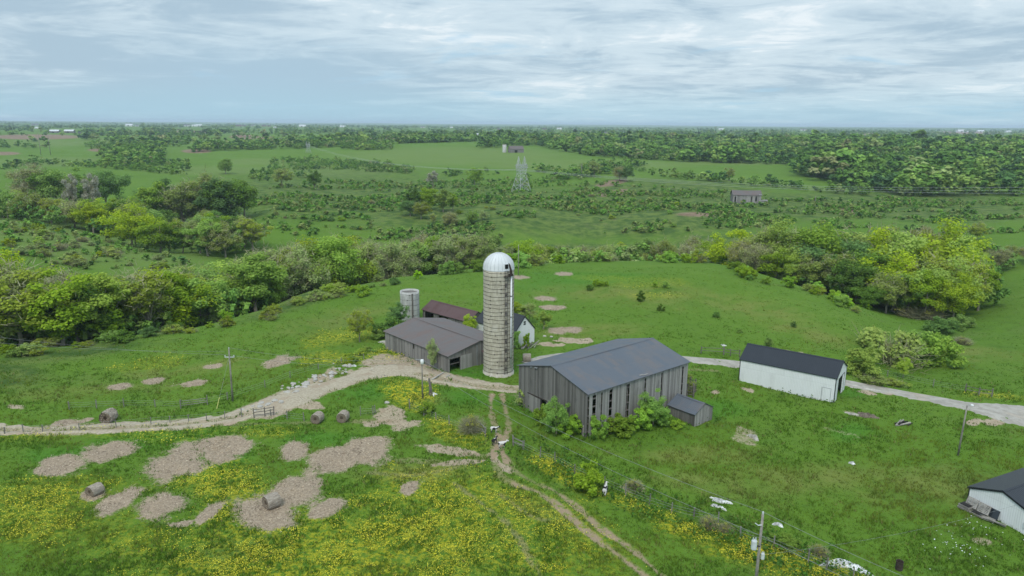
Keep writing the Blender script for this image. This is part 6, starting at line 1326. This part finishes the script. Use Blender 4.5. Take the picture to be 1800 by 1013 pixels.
tag(link('undergrowth', mass_mesh('undergrowth', ux, uy, uz - .2, hu, hu * frng.uniform(.34, .56, nu), TINT[frng.choice(7, nu, p=[.26, .26, .20, .06, .16, .04, .02])] * (1.05 + .5 * frng.rand(nu, 1)), 420, .075)), 'leafy undergrowth filling the valley woods', 'undergrowth', kind='stuff')
tag(link('scrub', mass_mesh('scrub', x, y, z - .1, hh, hh * frng.uniform(.42, .72, n), BT[frng.choice(5, n, p=[.3, .25, .2, .15, .1])] * (.85 + .3 * frng.rand(n, 1)), 46, .30)), 'low mixed scrub covering the rough pasture of the valley slopes', 'scrub', kind='stuff')
print('trees', NT_[0], 'shrubs', NB_[0], 'mass', len(X), 'scrub', n)
# ------------------------------------------------------------------ turf and flowers near the farm
def blades(n, ylim, seed):
    rng = np.random.RandomState(seed); u = rng.uniform(-260, 2060, n); v = rng.uniform(470, 1130, n); P = hit(u, v); ok = (P[:, 1] > 44) & (P[:, 1] < ylim); return P[ok], rng
GRASS = leaf_mat('turf_blades', (.75, .75, .75), (1.3, 1.3, 1.3), .25, attr=True)
P, rng = blades(215000, 235, 3)
hy, di, ye, bw, pl, ro_, ru, tk = masks(P[:, 0], P[:, 1], P[:, 2]); keep = (np.maximum(np.maximum(hy, di * .8), np.maximum(ru, tk)) < rng.rand(len(P)) ** .8 * .9 + .06); P = P[keep]; ye = ye[keep]; n = len(P)
roadL = (roadA + roadB) / 2; rd_, ri_ = polydist(P[:, 0], P[:, 1], roadL[:, :2]); rw = np.interp(ri_, np.arange(len(roadA)), np.linalg.norm(roadA - roadB, axis=1) / 2); k = rd_ > rw + .1; P = P[k]; ye = ye[k]; n = len(P)
tone = fbm(P[:, 0] / 9, P[:, 1] / 9, 5, 4); t2 = fbm(P[:, 0] / 2.0, P[:, 1] / 2.0, 15, 3); lush = sstep(tone, .5, .66)
base = np.array([(.080, .156, .017)]) * (1 - lush[:, None]) + np.array([(.14, .198, .026)]) * lush[:, None]; ls_, dr_ = masks.extra; ls_ = ls_[keep][k]; dr_ = dr_[keep][k]; base = base * (1 - .5 * ls_[:, None]) + np.array([(.075, .20, .02)]) * .5 * ls_[:, None]; base = base * (1 - .5 * dr_[:, None]) + np.array([(.17, .18, .045)]) * .5 * dr_[:, None]; base = base * (.80 + .40 * t2[:, None]); dry = (rng.rand(n) < .06)[:, None]; base = np.where(dry, np.array([(.20, .18, .07)]), base)
sc = P[:, 1] / 90; hgt = (.13 + .26 * sstep(t2, .35, .7)) * rng.uniform(.6, 1.3, n) * (1 - .55 * sstep(P[:, 1], 95, 150))
nb_ = 3; off = rng.normal(size=(n, nb_, 3)) * .10 * sc[:, None, None]; off[..., 2] = 0; B0 = P[:, None] + off; B0[..., 2] -= .03
dirv = rng.normal(size=(n, nb_, 3)) * .35; dirv[..., 2] = 1; tip = B0 + dirv * hgt[:, None, None]; sd_ = rng.normal(size=(n, nb_, 3)); sd_[..., 2] = 0; sd_ /= np.linalg.norm(sd_, axis=-1)[..., None]; sd_ *= (.045 * sc)[:, None, None]
V = np.stack([B0 - sd_, B0 + sd_, tip], 2).reshape(-1, 3); C4 = np.concatenate([np.repeat(base, nb_ * 3, 0), np.ones((len(V), 1))], 1)
tag(link('grass', np_mesh('grass', V, [np.arange(len(V)).reshape(-1, 3)], [GRASS], cols={'tint': C4})), 'uneven green pasture grass around the farm', 'grass', kind='stuff')
# straw and stalks trodden into the litter patches
P, rng = blades(420000, 200, 14); hy = masks(P[:, 0], P[:, 1], P[:, 2])[0]; k = rng.rand(len(P)) < hy ** 1.5 * .9; P = P[k]; n = len(P)
P = P + rng.normal(size=(n, 3)) * np.array([.5, .5, 0]) * (rng.rand(n, 1) < .5); P[:, 2] = gz(P[:, 0], P[:, 1]) + .09 + rng.rand(n) * .07
st_ = rng.normal(size=(n, 3)); st_[:, 2] *= .25; st_ /= np.linalg.norm(st_, axis=1)[:, None]; sw_ = np.cross(st_, rng.normal(size=(n, 3)) * .4 + np.array([0, 0, 1])); sw_ /= np.linalg.norm(sw_, axis=1)[:, None]; ll_ = rng.uniform(.05, .13, (n, 1)) * P[:, 1:2] / 80; ww_ = rng.uniform(.014, .03, (n, 1)) * P[:, 1:2] / 80
V = np.stack([P - st_ * ll_ - sw_ * ww_, P + st_ * ll_ - sw_ * ww_, P + st_ * ll_ + sw_ * ww_, P - st_ * ll_ + sw_ * ww_], 1).reshape(-1, 3)
big_ = fbm(P[:, 0] / 1.6, P[:, 1] / 1.6, 91, 3); pal = np.array([(.49, .395, .285), (.39, .31, .222), (.29, .23, .168), (.55, .47, .36), (.16, .122, .09)]); ci = np.clip((rng.rand(n) * 3.2 + (.5 - big_) * 7 + .6).astype(int), 0, 4)
C4 = np.concatenate([np.repeat(pal[ci], 4, 0), np.ones((n * 4, 1))], 1)
tag(link('hay_litter', np_mesh('hay_litter', V, [np.arange(len(V)).reshape(-1, 4)], [GRASS], cols={'tint': C4})), 'trodden hay stalks littering the bare feeding patches', 'hay litter', kind='stuff')
P, rng = blades(950000, 170, 9); hy, di, ye, bw, pl, ro_, ru, tk = masks(P[:, 0], P[:, 1], P[:, 2]); cl = fbm(P[:, 0] / 1.5, P[:, 1] / 1.5, 61, 3); k = (np.maximum(hy, np.maximum(ru, tk)) < .2) & (rng.rand(len(P)) < np.clip(ye, 0, 1) * sstep(cl * .6 + fbm(P[:, 0] / 5, P[:, 1] / 5, 63, 3) * .4, .45, .60) * .7); P = P[k]; n = len(P)
P[:, 2] += rng.uniform(.25, .45, n); N = rng.normal(size=(n, 3)) * .35 + np.array([0, 0, 1]); V = quads_from(P, N, .078 * P[:, 1] / 75, rng)
BUT = plain('buttercup', (.62, .55, .03), .6, .25); tag(link('buttercups', np_mesh('buttercups', V, [np.arange(len(V)).reshape(-1, 4)], [BUT])), 'yellow buttercups in drifts across the pasture', 'flowers', kind='stuff')
print('grass', len(C4), 'flowers', n)
# broad leaved weeds along fences and walls, daisies by the garage
P, rng = blades(26000, 150, 21); u, v = proj(P); ln = [(902, 783), (976, 815), (1062, 855), (1141, 889), (1219, 912), (1301, 946), (1420, 990), (1500, 1030)]
LL = hit(np.array([a for a, _ in ln], float), np.array([b for _, b in ln], float)); d1, _ = polydist(P[:, 0], P[:, 1], LL[:, :2]); k = (d1 < 2.6 + rng.rand(len(P)) * 1.5)
LB = np.array([(9.84, 85.53), (.8, 96.7)]), np.array([(9.84, 85.53), (26.2, 98.8)]), np.array([(-10.3, 109.3), (-23.3, 123.5)]), np.array([(48.5, 100.1), (36.6, 108.8)]), np.array([(28.6, 93.7), (25.1, 90.7)])
for L_ in LB: d2, _ = polydist(P[:, 0], P[:, 1], L_); k |= d2 < 1.3 * rng.rand(len(P)) + .3
hy, di, ye, bw, pl, ro_, ru, tk = masks(P[:, 0], P[:, 1], P[:, 2]); k &= (tk < .2) & (ru < .3); P = P[k]
rep = 5; Q = np.repeat(P, rep, 0) + rng.normal(size=(len(P) * rep, 3)) * np.array([.22, .22, .12]); Q[:, 2] += rng.uniform(.1, .7, len(Q)); N = rng.normal(size=(len(Q), 3)) * .6 + np.array([0, 0, .8]); V = quads_from(Q, N, .20, rng)
tc_ = np.repeat(np.array([(.055, .135, .02), (.085, .17, .03), (.10, .16, .03)])[rng.randint(0, 3, len(P))], rep * 4, 0); C4 = np.concatenate([tc_, np.ones((len(V), 1))], 1)
tag(link('weeds', np_mesh('weeds', V, [np.arange(len(V)).reshape(-1, 4)], [GRASS], cols={'tint': C4})), 'tall green weeds along the long fence and the barn walls', 'weeds', kind='stuff')
rng = np.random.RandomState(8); u = np.concatenate([rng.normal(1715, 22, 26), rng.normal(1672, 16, 26), rng.normal(1700, 40, 26)]); v = np.concatenate([rng.normal(925, 7, 26), rng.normal(962, 9, 26), rng.normal(975, 25, 26)]); P = hit(u, v); P[:, 2] += .2
V = quads_from(P, np.tile([[0, 0, 1.0]], (len(P), 1)) + rng.normal(size=(len(P), 3)) * .2, .09, rng); tag(link('daisies', np_mesh('daisies', V, [np.arange(len(V)).reshape(-1, 4)], [M['white']])), 'small white flowers in the lawn by the garage pallets', 'flowers', kind='stuff')
# ------------------------------------------------------------------ the air
bm = bmesh.new(); bmesh.ops.create_cube(bm, size=1.0)
for v_ in bm.verts: v_.co = Vector((v_.co.x * 52000, v_.co.y * 52000, -60 + (v_.co.z + .5) * 130))
me = bpy.data.meshes.new('haze'); bm.to_mesh(me); bm.free(); m = bpy.data.materials.new('haze'); m.use_nodes = True; t = NT(m.node_tree)
pvn = t.node('ShaderNodeVolumePrincipled', {'Color': (.72, .86, 1.0), 'Density': 8.5e-5, 'Anisotropy': 0.0}); o = t.node('ShaderNodeOutputMaterial'); t.l.new(pvn.outputs[0], o.inputs['Volume']); me.materials.append(m)
tag(link('haze', me), kind='stuff')
